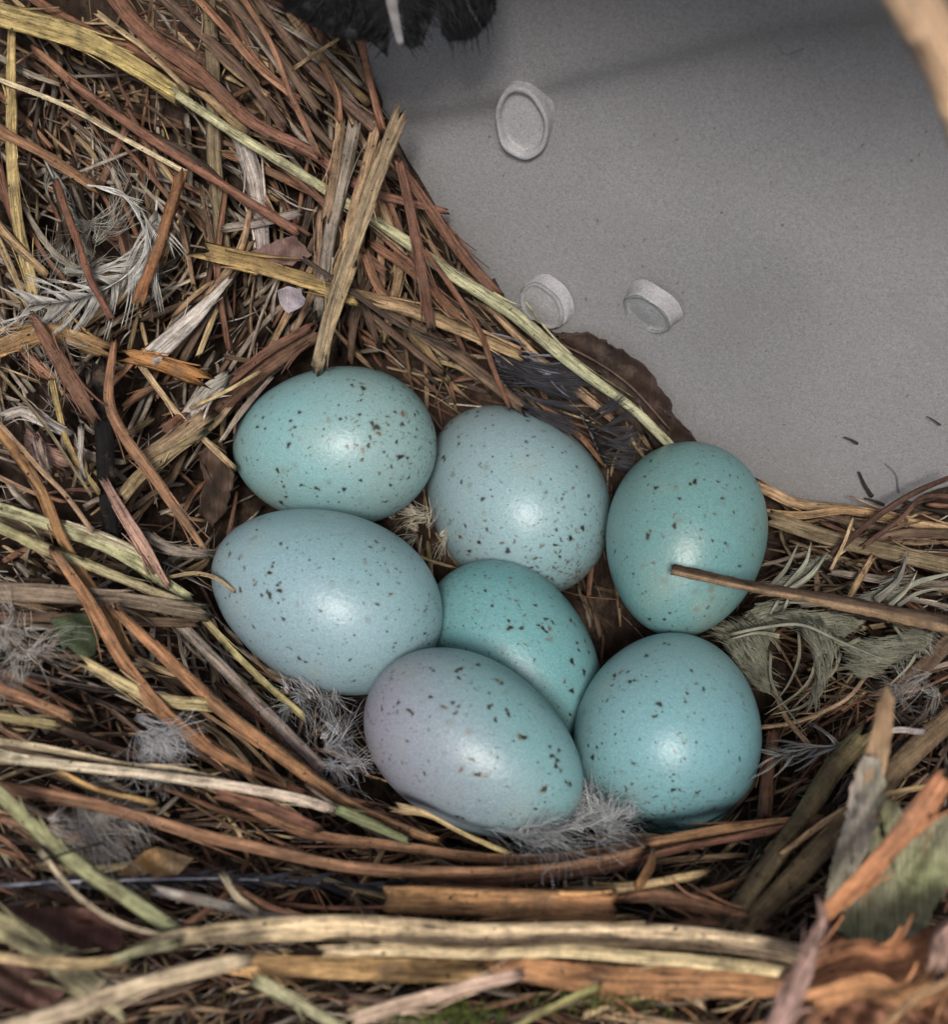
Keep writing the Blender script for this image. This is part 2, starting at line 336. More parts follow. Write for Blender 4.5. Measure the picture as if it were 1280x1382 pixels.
# ------------------------------------------------------------------ eggs
# cx,cy,a,b (photo px), direction of the pointed end in the image, tilt, ray distance, colours, spots
EGGS=[
('pale teal egg with dark brown spots at its right end, uppermost left of the clutch',452,603,137,107,177,10,18.09,(.205,.40,.41),(.24,.37,.36),.10,
 [(390,600,4.5),(405,557,3.5),(355,564,3),(347,576,3),(358,579,2.5),(393,568,3),(398,577,3),(375,635,4),(333,620,2.5),(427,659,4),(407,655,3),(508,576,6),(503,572,4),(490,524,5),(475,520,3),(486,559,3),(459,566,3),(544,558,5),(543,572,4),(541,617,5),(497,601,4),(468,603,4),(482,601,3),(490,607,4),(489,621,3),(464,660,4),(529,630,3),(380,678,5),(386,671,3),(487,648,3),(487,540,2.5),(550,618,3),(535,597,3),(528,655,3),(521,677,3),(534,556,3),(560,560,3),(552,645,3),(512,585,4),(524,573,3),(500,590,3)],230),
('pale grey blue egg lying between two teal eggs below the dark feather',695,672,139,115,-128,25,19.0,(.235,.40,.425),(.28,.39,.42),.08,
 [(686,744,5),(646,732,3.5),(770,726,4.5),(678,733,3),(658,715,3),(787,713,5),(795,670,3),(713,568,3),(710,597,2.5),(721,589,2.5),(759,673,2.5),(761,667,2),(751,715,3),(756,751,3),(749,735,3),(622,724,3.5),(634,744,4),(764,794,3),(739,778,3),(723,754,3),(733,737,3),(651,673,4),(631,558,3.5),(645,556,3.5),(643,562,3),(601,578,3.5),(608,569,3),(619,599,3),(598,617,4),(601,620,3),(623,650,3),(628,709,3),(646,732,3)],210),
('deep green teal egg with a twig lying across it, nearest the grey wall',925,728,132,107,100,-28,17.42,(.125,.30,.30),(.15,.29,.275),.10,
 [(910,710,4.5),(875,724,5),(878,717,3),(830,744,3.5),(882,759,2.5),(855,775,2.5),(877,836,3.5),(897,836,3),(879,622,3.5),(938,650,5),(932,653,3),(871,643,3),(976,672,3),(986,642,2.5),(991,692,2.5),(1013,634,3),(964,694,2.5),(979,733,3),(917,673,3),(886,658,4),(998,764,3),(957,819,2),(962,730,2.5),(945,725,2.5),(868,800,2),(970,650,2.5)],150),
('large grey blue egg with a lavender pointed end, leftmost of the clutch',440,807,161,118,203,10,16.72,(.225,.39,.42),(.29,.35,.415),.10,
 [(310,748,4.5),(379,734,3),(307,734,3),(363,773,4),(368,764,3),(330,767,3),(378,797,4.5),(365,803,5),(353,803,3),(343,789,3),(383,835,3.5),(378,787,2.5),(508,731,3),(500,738,3),(518,740,3),(432,766,2),(433,825,3),(527,801,3),(510,815,3),(574,855,3),(325,796,4),(343,846,3),(404,889,4),(412,893,3),(473,890,2.5),(535,868,2),(375,790,3),(361,798,3),(382,808,2.5),(346,786,2),(535,768,2),(540,772,2)],120),
('bright turquoise egg half hidden in the middle of the clutch',693,884,141,104,48,-14,17.57,(.135,.37,.385),(.17,.355,.365),.08,
 [(772,892,5),(789,907,5),(772,932,4.5),(781,877,3),(762,920,3),(770,964,3),(721,890,2.5),(689,847,5),(687,838,3),(704,847,4),(737,836,4),(733,847,4),(742,847,4),(665,818,3),(697,811,2.5),(656,797,3),(689,780,3),(723,816,3),(771,837,4),(790,865,4),(779,868,3),(746,840,3),(738,852,3),(727,843,3),(795,880,3)],260),
('large lavender grey egg with white down at its base, lowest of the clutch',640,1005,160,111,32,-10,15.42,(.19,.385,.40),(.285,.275,.33),.10,
 [(706,995,5.5),(736,1065,4.5),(618,953,3),(661,954,4.5),(669,972,3.5),(622,903,5),(616,905,4),(646,897,5),(638,1025,4.5),(623,1039,4),(645,1045,5),(702,994,4),(538,949,3.5),(553,959,4),(557,963,3),(615,962,3.5),(611,949,3.5),(598,954,4),(581,940,3.5),(672,918,5),(677,922,4),(687,964,4),(745,1020,4.5),(753,1026,4.5),(751,1034,4.5),(755,1013,3.5),(770,1058,4),(734,1066,4),(574,1044,3),(549,1000,2.5),(534,1066,3.5),(618,1102,4),(625,1104,3.5),(585,905,3),(619,915,3.5),(684,958,3),(743,1008,3),(757,1040,3),(764,1055,3),(724,1092,3)],170),
('sky blue egg at the lower right beside the curved brown stems',903,985,136,124,-78,32,16.29,(.175,.385,.42),(.21,.37,.37),.05,
 [(890,950,5),(885,966,3.5),(855,1031,3),(909,1065,4),(910,1095,3),(873,885,4.5),(925,1024,2),(934,905,3),(950,930,3.5),(941,922,3),(927,936,3),(851,920,4),(857,918,3),(995,935,2),(1004,950,2.5),(999,1024,3),(972,1064,2),(897,868,4),(903,870,3),(800,1022,5),(806,1009,3),(830,911,4.5),(838,907,4),(826,925,3),(848,906,3),(820,945,2.5),(841,961,2.5)],150),
]
KE=.10
for (lab,cx,cy,a,bb,ang,ti,t,colA,colB,_k,spots,nr) in EGGS:
    nr=int(nr*1.5)
    d=ray(cx,cy); c=CAM+d*t; s=t/F; dn=d/np.linalg.norm(d)
    r=np.cross(dn,up); r/=np.linalg.norm(r); u=np.cross(r,dn)
    A_=math.radians(ang); T=math.radians(ti)
    ax=(r*math.cos(A_)-u*math.sin(A_))*math.cos(T)+dn*math.sin(T)
    Bm=bb*s; Am=math.sqrt((a*s)**2-(Bm*math.sin(T))**2)/math.cos(T)
    e1=np.cross(ax,[.3,.5,.8]); e1/=np.linalg.norm(e1); e2=np.cross(ax,e1)
    nt_,np_=280,520
    th=np.linspace(0,np.pi,nt_)[1:-1]; ph=np.arange(np_)/np_*2*np.pi
    TH,PH=np.meshgrid(th,ph,indexing='ij')
    rad=Bm*np.sin(TH)*(1-KE*np.cos(TH))
    V=(Am*np.cos(TH))[...,None]*ax+(rad*np.cos(PH))[...,None]*e1+(rad*np.sin(PH))[...,None]*e2
    V=V.reshape(-1,3); V=np.vstack([V,ax*Am,-ax*Am]); R_=nt_-2
    fs=[]
    for i in range(R_-1):
        b0=i*np_
        fs+=[(b0+k,b0+(k+1)%np_,b0+np_+(k+1)%np_,b0+np_+k) for k in range(np_)]
    nV=R_*np_
    fs+=[(nV,(k+1)%np_,k) for k in range(np_)]; b0=(R_-1)*np_
    fs+=[(nV+1,b0+k,b0+(k+1)%np_) for k in range(np_)]
    # colour: two tints blended by slow waves, on two eggs toward the lower left
    tt=(V@ax)/Am
    q=V/Bm
    wv=np.zeros(len(V))
    for _ in range(5):
        k_=rng.normal(0,1.3,3); wv+=np.sin(q@k_+rng.uniform(0,6))*.2
    mix=np.clip(.5*(1+tt)*.55+.25+wv,0,1)
    if 'lavender grey' in lab: mix=np.clip(.34-.95*((V@r)/Am)-.55*((V@u)/Bm)*.8+wv*.5,0,1)
    if 'lavender pointed' in lab: mix=np.clip(.12-.6*((V@r)/Am)+wv*.4-.35*((V@u)/Bm),0,1)
    col=np.array(colA)[None]*(1-mix[:,None])+np.array(colB)[None]*mix[:,None]
    # fine warm mottling
    for _ in range(26):
        j=rng.integers(len(V)); rr_=rng.uniform(.08,.3); g=np.exp(-((V-V[j])**2).sum(1)/rr_**2)*rng.uniform(.05,.25)
        col=col*(1-g[:,None])+np.array([.33,.34,.25])*g[:,None]
    gm=col.mean(1,keepdims=True); col=col*.90+gm*.10
    X,Y,Dp=proj(V+c); nrm=V/np.linalg.norm(V,axis=1)[:,None]; front=(nrm@(-dn))>0.05
    SP=[]
    fi=np.where(front)[0]
    for (sx,sy,sr) in spots:
        j=fi[np.argmin((X[fi]-sx)**2+(Y[fi]-sy)**2)]; SP.append((j,sr*s*.66,rng.uniform(.85,1)+1))
        for _ in range(rng.integers(0,3)):
            pass
    wgt=np.exp(-1.2*tt); wgt/=wgt.sum()
    js=rng.choice(len(V),int(nr*3.2),p=wgt)
    for j in js:
        SP.append((j,s*(rng.uniform(.7,1.3) if rng.random()<.85 else rng.uniform(1.3,2.1)),rng.uniform(.3,.9)))
    for (j,sr,al) in SP:
        dv=V-V[j]; near=np.where((np.abs(dv)<sr*3.2).all(1))[0]
        if len(near)==0: continue
        dv=dv[near]; n_=nrm[j]; ta=rng.normal(0,1,3); ta-=n_*(ta@n_); ta/=np.linalg.norm(ta); tb=np.cross(n_,ta)
        tr_=al>1; al=al-1 if tr_ else al
        el_=rng.uniform(.78,1.0) if tr_ else rng.uniform(.6,1.0); x_=dv@ta; y_=dv@tb
        an=np.arctan2(y_,x_); wob=1+.25*np.sin(2*an+rng.uniform(0,6))+.18*np.sin(3*an+rng.uniform(0,6))
        rr_=np.sqrt((x_*el_)**2+(y_/el_)**2)/(sr*wob)
        m_=np.clip((1.3-rr_)/.55,0,1)*al
        halo=np.clip((2.3-rr_)/1.5,0,1)*.34*al
        dark=np.array([.016,.012,.008]) if al>.6 or tr_ else np.array([.07,.06,.045])
        if rng.random()<(.18 if tr_ else .45): dark=np.array([.14,.10,.06])
        cc=col[near]; cc=cc*(1-halo[:,None])+np.array([.13,.12,.07])*halo[:,None]
        col[near]=cc*(1-m_[:,None])+dark*m_[:,None]
    o=link('egg',V,fs,M_EGG,cols=col); o.location=c
    tag(o,lab,'egg','eggs in the clutch')
# ------------------------------------------------------------------ strands traced from the photograph
C=dict(rust=(.20,.098,.060),rustb=(.37,.185,.090),rusty=(.28,.145,.082),brown=(.145,.092,.062),dark=(.060,.042,.032),straw=(.47,.34,.185),pale=(.62,.51,.33),cream=(.68,.59,.40),
 green=(.31,.30,.155),lgreen=(.44,.41,.235),grey=(.31,.255,.20),lgrey=(.44,.38,.325),black=(.012,.011,.011),pink=(.40,.24,.185),tan=(.36,.235,.135),olive=(.20,.15,.088),ochre=(.47,.28,.12),yellow=(.48,.35,.15))
def place(pts,lift,n,jit=0.):
    sp=spline([(x,y) for x,y in pts],n)
    L=lift if isinstance(lift,(list,tuple)) else (lift,lift)
    ls=np.interp(np.linspace(0,1,n),np.linspace(0,1,len(L)),L)
    pth=np.array([P(x,y,l) for (x,y),l in zip(sp,ls)])
    # relax the out-of-plane wiggles so that stems stay stiff
    dep=(pth-CAM)@fwd
    k=max(2,n//5); ker=np.ones(2*k+1)/(2*k+1)
    d2=np.convolve(np.pad(dep,k,mode='reflect',reflect_type='odd'),ker,mode='valid')
    d2=np.minimum(d2,[wall_t(x,y)-.05 for x,y in sp])
    return np.array([CAM+ray(x,y)*dd for (x,y),dd in zip(sp,d2)]),d2
def strand(name,label,cat,pts,wpx,lift,tint,mat=None,flat=.4,taper=(1,1),group=None,n=None,K=12,parent=None,**kw):
    two=kw.pop('two',None)
    ln=sum(math.dist(pts[i],pts[i+1]) for i in range(len(pts)-1))
    n=n or int(max(8,min(64,ln/9)))
    pth,dep=place(pts,lift,n)
    tp=np.interp(np.linspace(0,1,n),np.linspace(0,1,len(taper)),taper)
    # small natural width changes and sideways wander
    wob=1+.10*np.interp(np.linspace(0,1,n),np.linspace(0,1,max(3,n//7)),rng.uniform(-1,1,max(3,n//7)))
    wd=wpx*dep/F*tp*wob
    wan=np.interp(np.linspace(0,1,n),np.linspace(0,1,max(3,n//9)),rng.uniform(-1,1,max(3,n//9)))*.035
    pth=pth+np.outer(wan,[1,.5,.4])
    roll=kw.pop('roll',rng.uniform(-.35,.35)); twist=kw.pop('twist',rng.uniform(-.5,.5))
    V,fs,uv=strand_mesh(pth,wd,flat,K,roll=roll,twist=twist,**kw)
    t0=np.array(C[tint] if isinstance(tint,str) else tint)
    # each stem drifts a little in its own colour along its length
    e=t0*rng.uniform(.8,1.2)*np.array([1,rng.uniform(.92,1.08),rng.uniform(.88,1.12)])
    f_=np.repeat(np.linspace(0,1,n),K); f_=np.append(f_,[0,1])
    cols=t0[None]*(1-f_[:,None])+e[None]*f_[:,None]
    kv=np.append(np.tile(rng.uniform(.72,1.22,K),n),[1,1]); cols=cols*kv[:,None]
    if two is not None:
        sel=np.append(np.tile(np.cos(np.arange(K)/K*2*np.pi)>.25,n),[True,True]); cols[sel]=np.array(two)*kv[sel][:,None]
    if wpx>8 and mat is None and name is not None and kw.get('rag',1)>0:
        Vl=[V];cl=[cols];ul=[uv];fs=list(fs);nv=len(V)
        for _ in range(rng.integers(1,4) if wpx<14 else rng.integers(3,7)):
            i0=int(rng.integers(0,max(1,n-6))); m_=int(min(n-i0,rng.integers(4,12)));
            if m_<4: continue
            sub=pth[i0:i0+m_]; T_=sub[-1]-sub[0]; sd=np.cross(T_,VIEWN); sd/=np.linalg.norm(sd)+1e-9; sg=rng.choice([-1,1])
            if rng.random()<.5: sub=sub[::-1]
            g=np.linspace(0,1,m_)[:,None]
            fib=sub+sd*sg*(wd[i0]*.42+g**2*wd[i0]*rng.uniform(.1,.9))+VIEWN*(wd[i0]*flat*.3+g**2*rng.uniform(0,.06))
            Vf,ff,uf=strand_mesh(fib,np.full(m_,wd[i0]*rng.uniform(.10,.28))*np.linspace(1,.4,m_),.6,4,rag=.5)
            Vl.append(Vf); fs+=[tuple(q_+nv for q_ in f) for f in ff]; nv+=len(Vf); ul.append(uf); cl.append(np.tile(t0*rng.uniform(.6,1.5),(len(Vf),1)))
        V=np.vstack(Vl); uv=np.vstack(ul); cols=np.vstack(cl)
    if name is None: return V,fs,uv,cols
    o=link(name,V,fs,mat or M_PLANT,parent,uv,cols); recenter(o)
    return tag(o,label,cat,group)
B='grass blade'; S='stem'
T=[ # name,label,cat,points,width,lift,tint,opts
# --- top left
('dry_straw','long pale green stem crossing from upper left down to the deep teal egg','straw',[(238,124),(330,190),(430,252),(540,322),(600,366),(690,425),(770,490),(850,548),(904,600)],14,(.5,.5,.45,.35),'lgreen',dict(flat=.5,taper=(1,1,1.2,1.4,1),ridge=.22)),
('dry_reed','broad yellow brown blade running in from the top left corner','reed',[(-40,0),(20,22),(100,45),(180,85),(240,125)],24,.45,(.36,.27,.12),{}),
('dry_reed','narrow ochre blade below the broad yellow brown blade','reed',[(-30,20),(50,42),(130,66),(180,92),(238,126)],13,.5,'yellow',{}),
('dry_straw','thin tan stem angling from the top edge onto the yellow blade','straw',[(135,18),(190,66),(250,122)],8,.55,'straw',{}),
('pine_needle','thick red brown stem sweeping from the top edge to a point on the grey wall','straw',[(140,-20),(190,40),(270,100),(340,165),(420,205),(500,255),(602,284)],17,(.42,.42,.4,.3),'rust',dict(taper=(1.2,1,.9,.5))),
('dry_straw','red brown stem just left of the thick red brown one at top left','straw',[(30,-8),(110,35),(190,72),(270,118)],13,.35,'rust',{}),
('dry_straw','bright rust stem running straight from the top edge, first of two crossing','straw',[(262,-15),(310,40),(350,90),(398,132)],12,.5,'rusty',{}),
('dry_straw','thin rust stem crossing over the bright rust stem near the top edge','straw',[(325,-10),(365,55),(395,130),(432,205)],9,.6,'rusty',{}),
('dry_straw','brown stem ending under the black feather at top','straw',[(345,0),(395,60),(440,110),(505,175)],14,.45,'brown',{}),
('dry_straw','long straight red brown stem ending above the split straw','straw',[(95,112),(190,175),(300,250),(396,313)],12,.5,'rust',dict(taper=(.8,1,1))),
('dry_straw','thin pale straw slanting beneath the yellow blade at left edge','straw',[(-20,98),(80,140),(150,180),(246,232)],7,.42,'pale',{}),
('dry_reed','rust blade with pointed end at the left edge over the white feather','reed',[(-20,165),(0,180),(60,212),(126,252)],12,.5,'rusty',{}),
('straw','vertical yellow straw with dark hairs at the far left edge','straw',[(18,30),(14,120),(16,220),(26,310),(46,390)],15,.3,'yellow',dict(taper=(.7,1,1.2,1,1.2))),
('straw','dark olive upright straw behind the long red brown stem','straw',[(284,0),(290,90),(292,200),(300,325)],20,.15,'olive',{}),
('straw','pale grey stub standing upright above the split straw','straw',[(322,180),(345,255),(354,335)],22,.2,'lgrey',{}),
('straw','short grey straw lying across the foot of the pale grey stub','straw',[(302,310),(345,302),(398,290)],12,.3,'grey',{}),
('bark_twig','knobbly orange rust twig standing in the white feather','twig',[(243,238),(228,290),(212,340),(190,402)],13,.65,'rustb',dict(mat='T',flat=.8,bumpy=.25)),
('bark_twig','thin dark red twig in front of the white feather','twig',[(80,245),(98,310),(118,370),(150,425)],10,.7,'rust',dict(mat='T',flat=.8,bumpy=.2)),
('straw','split flat yellow straw lying above the uppermost egg','straw',[(284,343),(350,358),(420,378),(482,400)],25,.55,(.46,.31,.13),dict(rag=1.4,flat=.3)),
('straw','tan straw lying from the upright bundle toward the dark leaf','straw',[(470,398),(540,415),(620,445),(700,478)],19,.5,'tan',dict(rag=1.2)),
('straw','grey wedge of bark pointing down left below the split straw','straw',[(308,378),(265,425),(212,472)],26,.45,'lgrey',dict(taper=(.3,.8,1.1),flat=.3)),
('dry_straw','thin dark stem crossing the foot of the upright bundle','straw',[(410,352),(470,392),(540,440),(610,470)],8,.75,'dark',{}),
('straw','tallest upright grey brown straw leaning against the grey wall','straw',[(534,165),(505,245),(478,330),(450,410),(428,495)],19,.8,(.30,.22,.13),dict(flat=.6,K=14,ridge=.25)),
('straw','upright pale straw left of the tallest upright straw','straw',[(478,178),(462,260),(445,340),(430,420)],19,.5,'grey',dict(ridge=.25)),
('straw','upright tan straw furthest left in the upright bundle','straw',[(462,170),(452,235),(440,290)],13,.55,'tan',dict(ridge=.2)),
('straw','narrow upright straw between the tallest one and the pale one','straw',[(505,178),(492,240),(470,320),(452,372)],16,.45,'tan',dict(ridge=.2)),
('straw','thin cream straw at the foot of the upright bundle','straw',[(478,365),(455,425),(440,478)],8,.85,'straw',{}),
('dry_straw','rust stem rising alone against the grey wall below the black feather','straw',[(478,32),(490,75),(502,120),(516,170)],10,.5,'rusty',{}),
('dry_straw','short brown stem beside the lone rust stem at the wall','straw',[(440,85),(452,130),(462,180)],9,.5,'rusty',{}),
('dry_straw','pale thin stem tip poking out toward the grey wall at top','straw',[(398,92),(430,70),(458,52)],5,.5,'straw',{}),
('dry_straw','grey brown stem sloping under the lone rust stem','straw',[(380,28),(440,75),(490,112)],7,.4,'grey',{}),
('dry_reed','upright red brown blade crossing the green stem','reed',[(541,222),(558,300),(570,370),(582,440)],14,.7,'rust',dict(taper=(.8,1.1,.8))),
('dry_reed','dark red brown blade forming the edge of the nest on the grey wall','reed',[(536,215),(590,290),(630,350),(665,395)],18,.3,'rust',dict(taper=(.6,1,1))),
('dry_straw','thin wiry red stem curving down to the grey blue egg','straw',[(572,338),(610,390),(648,448),(668,500),(690,548)],7,.7,'rust',{}),
('dry_reed','dark red brown blade sloping down to the top of the grey blue egg','reed',[(470,398),(540,428),(620,480),(705,545)],17,.4,'brown',{}),
('dry_reed','second red brown blade parallel below the tan straw','reed',[(505,335),(560,372),(620,430),(670,470)],14,.3,'rust',{}),
('dry_straw','brown stem left of the upright bundle running down right','straw',[(385,225),(430,270),(480,330),(520,365)],10,.35,'rust',{}),
('dry_straw','tan stem inside the tangle right of the upright bundle','straw',[(490,345),(510,385),(545,430)],12,.4,'rusty',{}),
('dry_straw','brown stem along the nest edge above the tallest straw','straw',[(395,135),(440,190),(470,215),(535,235)],10,.3,'brown',{}),
('dry_reed','brown blade at the very top left of the black feather','reed',[(290,-20),(330,25),(372,75),(425,150)],13,.25,'brown',{}),
('dry_reed','dull brown blade between the two top left rust stems','reed',[(205,-20),(270,40),(330,95),(385,165)],15,.22,'brown',{}),
# --- left middle
('straw','flat ochre straw at the left edge above the rust blade','straw',[(-10,475),(60,452),(140,470)],24,.4,'ochre',dict(rag=1.2)),
('straw','flat orange straw left of the uppermost egg','straw',[(180,480),(225,492),(268,508)],21,.45,(.40,.19,.07),dict(rag=1.2)),
('dry_reed','broad dark rust blade splitting into a yellow tail at left','reed',[(42,430),(70,475),(98,520),(124,560)],20,.6,'rust',dict(taper=(.6,1,1,.7))),
('dry_straw','thin yellow stem below the broad dark rust blade','straw',[(72,515),(88,575),(105,620),(132,662)],8,.5,'yellow',{}),
('twig','short black charred stick standing at the left','stick',[(136,500),(138,580),(142,650),(152,722)],23,.35,'black',dict(mat='T',flat=.9)),
('dry_reed','rust blade bent like an elbow left of the pale teal egg','reed',[(152,465),(146,540),(168,590),(205,640),(240,690),(272,736)],14,.7,'rusty',dict(taper=(.7,1,1.1,1,.6))),
('dry_reed','dusty pink brown blade pointing down to the leftmost egg','reed',[(140,655),(165,700),(195,745),(222,788)],18,.6,'pink',dict(taper=(.7,1,1,.6))),
('straw','flat cream straw lying left of the pale teal egg','straw',[(162,672),(200,632),(268,585)],16,.5,'straw',dict(rag=1.2)),
('straw','flat grey tan straw above the cream straw at left','straw',[(190,620),(230,595),(272,566)],20,.45,(.42,.30,.18),dict(rag=1.2)),
('straw','short beige flake of straw left of the uppermost egg','straw',[(258,555),(278,530),(300,515)],22,.4,'lgrey',dict(flat=.3)),
('dry_straw','thin tan stem slanting past the beige flake','straw',[(178,482),(240,558),(312,632)],9,.35,'straw',{}),
('dry_reed','broad dark brown blade sloping up beside the pale teal egg','reed',[(225,610),(300,545),(365,490),(425,448)],24,.25,(.12,.06,.035),dict(flat=.25)),
('dry_reed','narrow red brown blade above the broad dark one by the egg','reed',[(228,575),(300,522),(360,475),(420,440)],13,.35,'rust',{}),
('dry_straw','thin pale stem above the narrow red brown blade','straw',[(262,548),(310,525),(352,500)],5,.55,'straw',{}),
('dry_straw','long orange rust stem slanting down the left edge','straw',[(-10,570),(45,650),(85,730),(130,800),(175,880)],15,.55,(.26,.14,.06),{}),
('dry_straw','orange stem crossing the green blades at lower left','straw',[(78,745),(120,812),(160,885),(215,950),(275,1005),(335,1042)],17,.75,'rustb',dict(taper=(.8,1,1.1,1.1,.8))),
('dry_reed','pale green blade from the left edge to the leftmost egg','reed',[(-10,685),(80,712),(160,745),(250,805)],15,.5,'lgreen',{}),
('dry_reed','cream blade end just above the pale green blade','reed',[(88,708),(140,725),(188,747)],14,.55,'cream',dict(taper=(.3,1,.8))),
('dry_reed','yellow green blade below the pale green blade','reed',[(-10,705),(70,742),(150,775),(235,812)],14,.6,(.40,.36,.18),{}),
('dry_straw','straw coloured stem running down beside the leftmost egg','straw',[(240,800),(300,862),(360,920),(412,965)],10,.45,(.36,.30,.15),{}),
('dry_straw','grey tan stem parallel to the straw coloured stem','straw',[(245,838),(300,895),(360,960),(430,1035)],15,.4,'grey',{}),
('dry_straw','very thin brown stem at upper left of the green blades','straw',[(0,500),(60,570),(125,665)],5,.6,'olive',{}),
('dry_straw','thin rust edged stem from the left edge toward the green blades','straw',[(-5,570),(50,625),(90,665),(125,712)],7,.7,'tan',{}),
('straw','broad weathered grey and brown straw below the green blades','straw',[(-10,800),(80,803),(180,812),(272,826)],24,.6,(.27,.20,.14),dict(ridge=.25,K=14)),
('straw','dark weathered straw under the broad weathered one','straw',[(-10,832),(100,832),(200,838),(262,842)],15,.45,'brown',{}),
('dry_straw','thick orange brown stem sweeping down to the base of the lavender egg','straw',[(160,828),(225,888),(310,965),(400,1035),(480,1088),(585,1136)],19,(.75,.75,.7,.5),'rustb',dict(taper=(.8,1,1.05,1,.8),flat=.6)),
('bark_flake','small curled pink flake at left','flake',[(45,595),(75,620)],22,.3,'pink',dict(flat=.3)),
('straw','bent pale grey straw at left of the black stick','straw',[(10,560),(35,555),(85,585)],15,.45,'lgrey',{}),
('straw','pale upright straw chip beside the black stick','straw',[(112,575),(108,620),(115,640)],10,.5,'lgrey',{}),
('straw','short pinkish chip below the bent pale straw','straw',[(48,598),(62,640)],14,.45,(.42,.30,.25),{}),
('straw','pale brown split straw between the leftmost egg and the pink blade','straw',[(205,725),(235,740),(272,750)],14,.45,'grey',dict(rag=1.5)),
('dry_straw','curly cream stem touching the tip of the leftmost egg','straw',[(228,780),(258,775),(292,782),(315,797)],5,(.5,.5,.9,1.1),'straw',{}),
# --- lower left
('dry_reed','long cream blade across the lower left turning green at its tip','reed',[(-20,1018),(90,1030),(200,1043),(310,1060),(400,1078),(440,1090)],14,.95,'cream',{}),
('dry_reed','green blade tip tucked under the orange brown stem','reed',[(425,1084),(470,1100),(510,1118),(545,1136)],13,.7,(.22,.25,.12),dict(taper=(1,1.1,.7))),
('dry_reed','second cream blade above the long cream one at lower left','reed',[(-20,1000),(80,1012),(170,1030),(240,1038),(300,1055)],11,.85,'pale',{}),
('dry_straw','long red brown stem arching under the whole clutch','straw',[(-20,1058),(90,1080),(220,1112),(340,1142),(480,1170),(620,1176),(760,1170),(860,1152)],17,(.85,.85,.8,.7),'rusty',dict(flat=.55)),
('dry_straw','upper red brown stem arching close under the lavender egg','straw',[(300,1075),(400,1118),(520,1140),(640,1158),(760,1158),(870,1140),(1000,1118),(1110,1104)],16,(.5,.5,.55,.6,.5),'rusty',dict(flat=.5)),
('dry_straw','lower thin red stem arching toward the right hand twigs','straw',[(560,1182),(700,1186),(820,1172),(900,1150),(1000,1130),(1135,1106)],13,(.5,.6,.6,.5),'rust',{}),
('dry_reed','wide green tan blade slanting down from the left edge','reed',[(-20,1058),(50,1120),(120,1180),(180,1218),(245,1258)],20,1.15,'green',{}),
('dry_straw','knotted beige stem meeting the thick straw at lower left','straw',[(55,1150),(90,1195),(125,1228),(165,1250),(235,1266)],9,1.2,'pale',dict(bumpy=.25)),
('straw','thick pale straw running across the foot of the nest','straw',[(185,1283),(250,1266),(430,1254),(640,1258),(850,1262),(1000,1272),(1092,1286)],34,(1.15,1.1,1.0,.9),(.66,.50,.29),dict(flat=.6,K=16,ridge=.2,taper=(.5,1,1,1,1,1.1,1))),
('straw','narrow straw lying just below the thick pale straw','straw',[(440,1284),(600,1284),(760,1286),(900,1292),(1085,1312)],17,(1.2,1.2),(.62,.47,.28),{}),
('dry_reed','orange brown blade under the thick straw at lower centre','reed',[(540,1275),(640,1300),(760,1318),(900,1325),(1080,1335)],36,(.9,.85),(.48,.24,.11),dict(flat=.3,taper=(.4,.8,1,1,.8))),
('dry_reed','dull orange blade beneath the thick straw at lower left','reed',[(315,1300),(430,1305),(560,1310),(640,1312)],28,.85,'ochre',dict(flat=.3)),
('dry_reed','dark brown blade in the shadow below the thick straw','reed',[(400,1290),(520,1296),(640,1305),(700,1312)],16,.7,'brown',{}),
('straw','large blurred pale straw in the bottom left corner','straw',[(-40,1402),(80,1368),(190,1330),(318,1300)],27,1.6,(.68,.53,.36),dict(flat=.5)),
('dry_reed','wide green beige blade at the bottom left edge','reed',[(-40,1225),(30,1262),(90,1305),(160,1345)],38,1.0,(.33,.29,.15),dict(flat=.25)),
('dry_straw','short pale stem with a knob at the bottom left','straw',[(-10,1290),(60,1300),(120,1300),(168,1294)],15,1.3,'straw',{}),
('dry_straw','beige stem reaching from the knob up to the thick straw','straw',[(160,1292),(195,1280),(235,1274)],13,1.35,'lgreen',{}),
('wood_chip','split ochre wood chip lying above the thick straw','wood chip',[(527,1214),(620,1216),(720,1220),(822,1226)],38,.75,(.60,.33,.14),dict(flat=.35,ridge=.3,K=16,rag=.3)),
('straw','pinkish straw rising from the bottom edge','straw',[(482,1375),(560,1352),(640,1330),(690,1318)],22,1.3,(.66,.48,.34),{}),
('dry_straw','grey pink weathered stem above the thick straw','straw',[(213,1203),(290,1220),(360,1236),(440,1243)],14,.95,'lgrey',{}),
('dry_straw','short beige stem poking up from the grey pink stem','straw',[(300,1180),(322,1205),(350,1230)],9,1.05,'pale',{}),
('dry_straw','greenish stem end at the bottom centre','straw',[(690,1388),(750,1356),(812,1328)],9,1.2,(.38,.34,.15),{}),
('dry_reed','small orange leaf chip standing under the right lower egg','reed',[(885,1143),(878,1165),(862,1195)],13,.95,'rustb',dict(taper=(.4,1,.9))),
('dry_reed','curled rust leaf sliver right of the ochre chip','reed',[(835,1212),(890,1208),(945,1220),(1002,1236)],22,.7,'rusty',dict(taper=(.3,1,1,.3))),
('straw','frayed beige straw right of the ochre wood chip','straw',[(770,1204),(830,1200),(880,1192),(935,1184)],13,.85,'straw',dict(rag=1.8)),
('dry_straw','rust stem at the left edge above the cream blades','straw',[(-10,922),(40,942),(95,966)],14,.8,'rusty',{}),
('straw','short greenish straw at the left edge above the cream blades','straw',[(-10,966),(30,972),(72,980)],14,.8,(.34,.28,.14),{}),
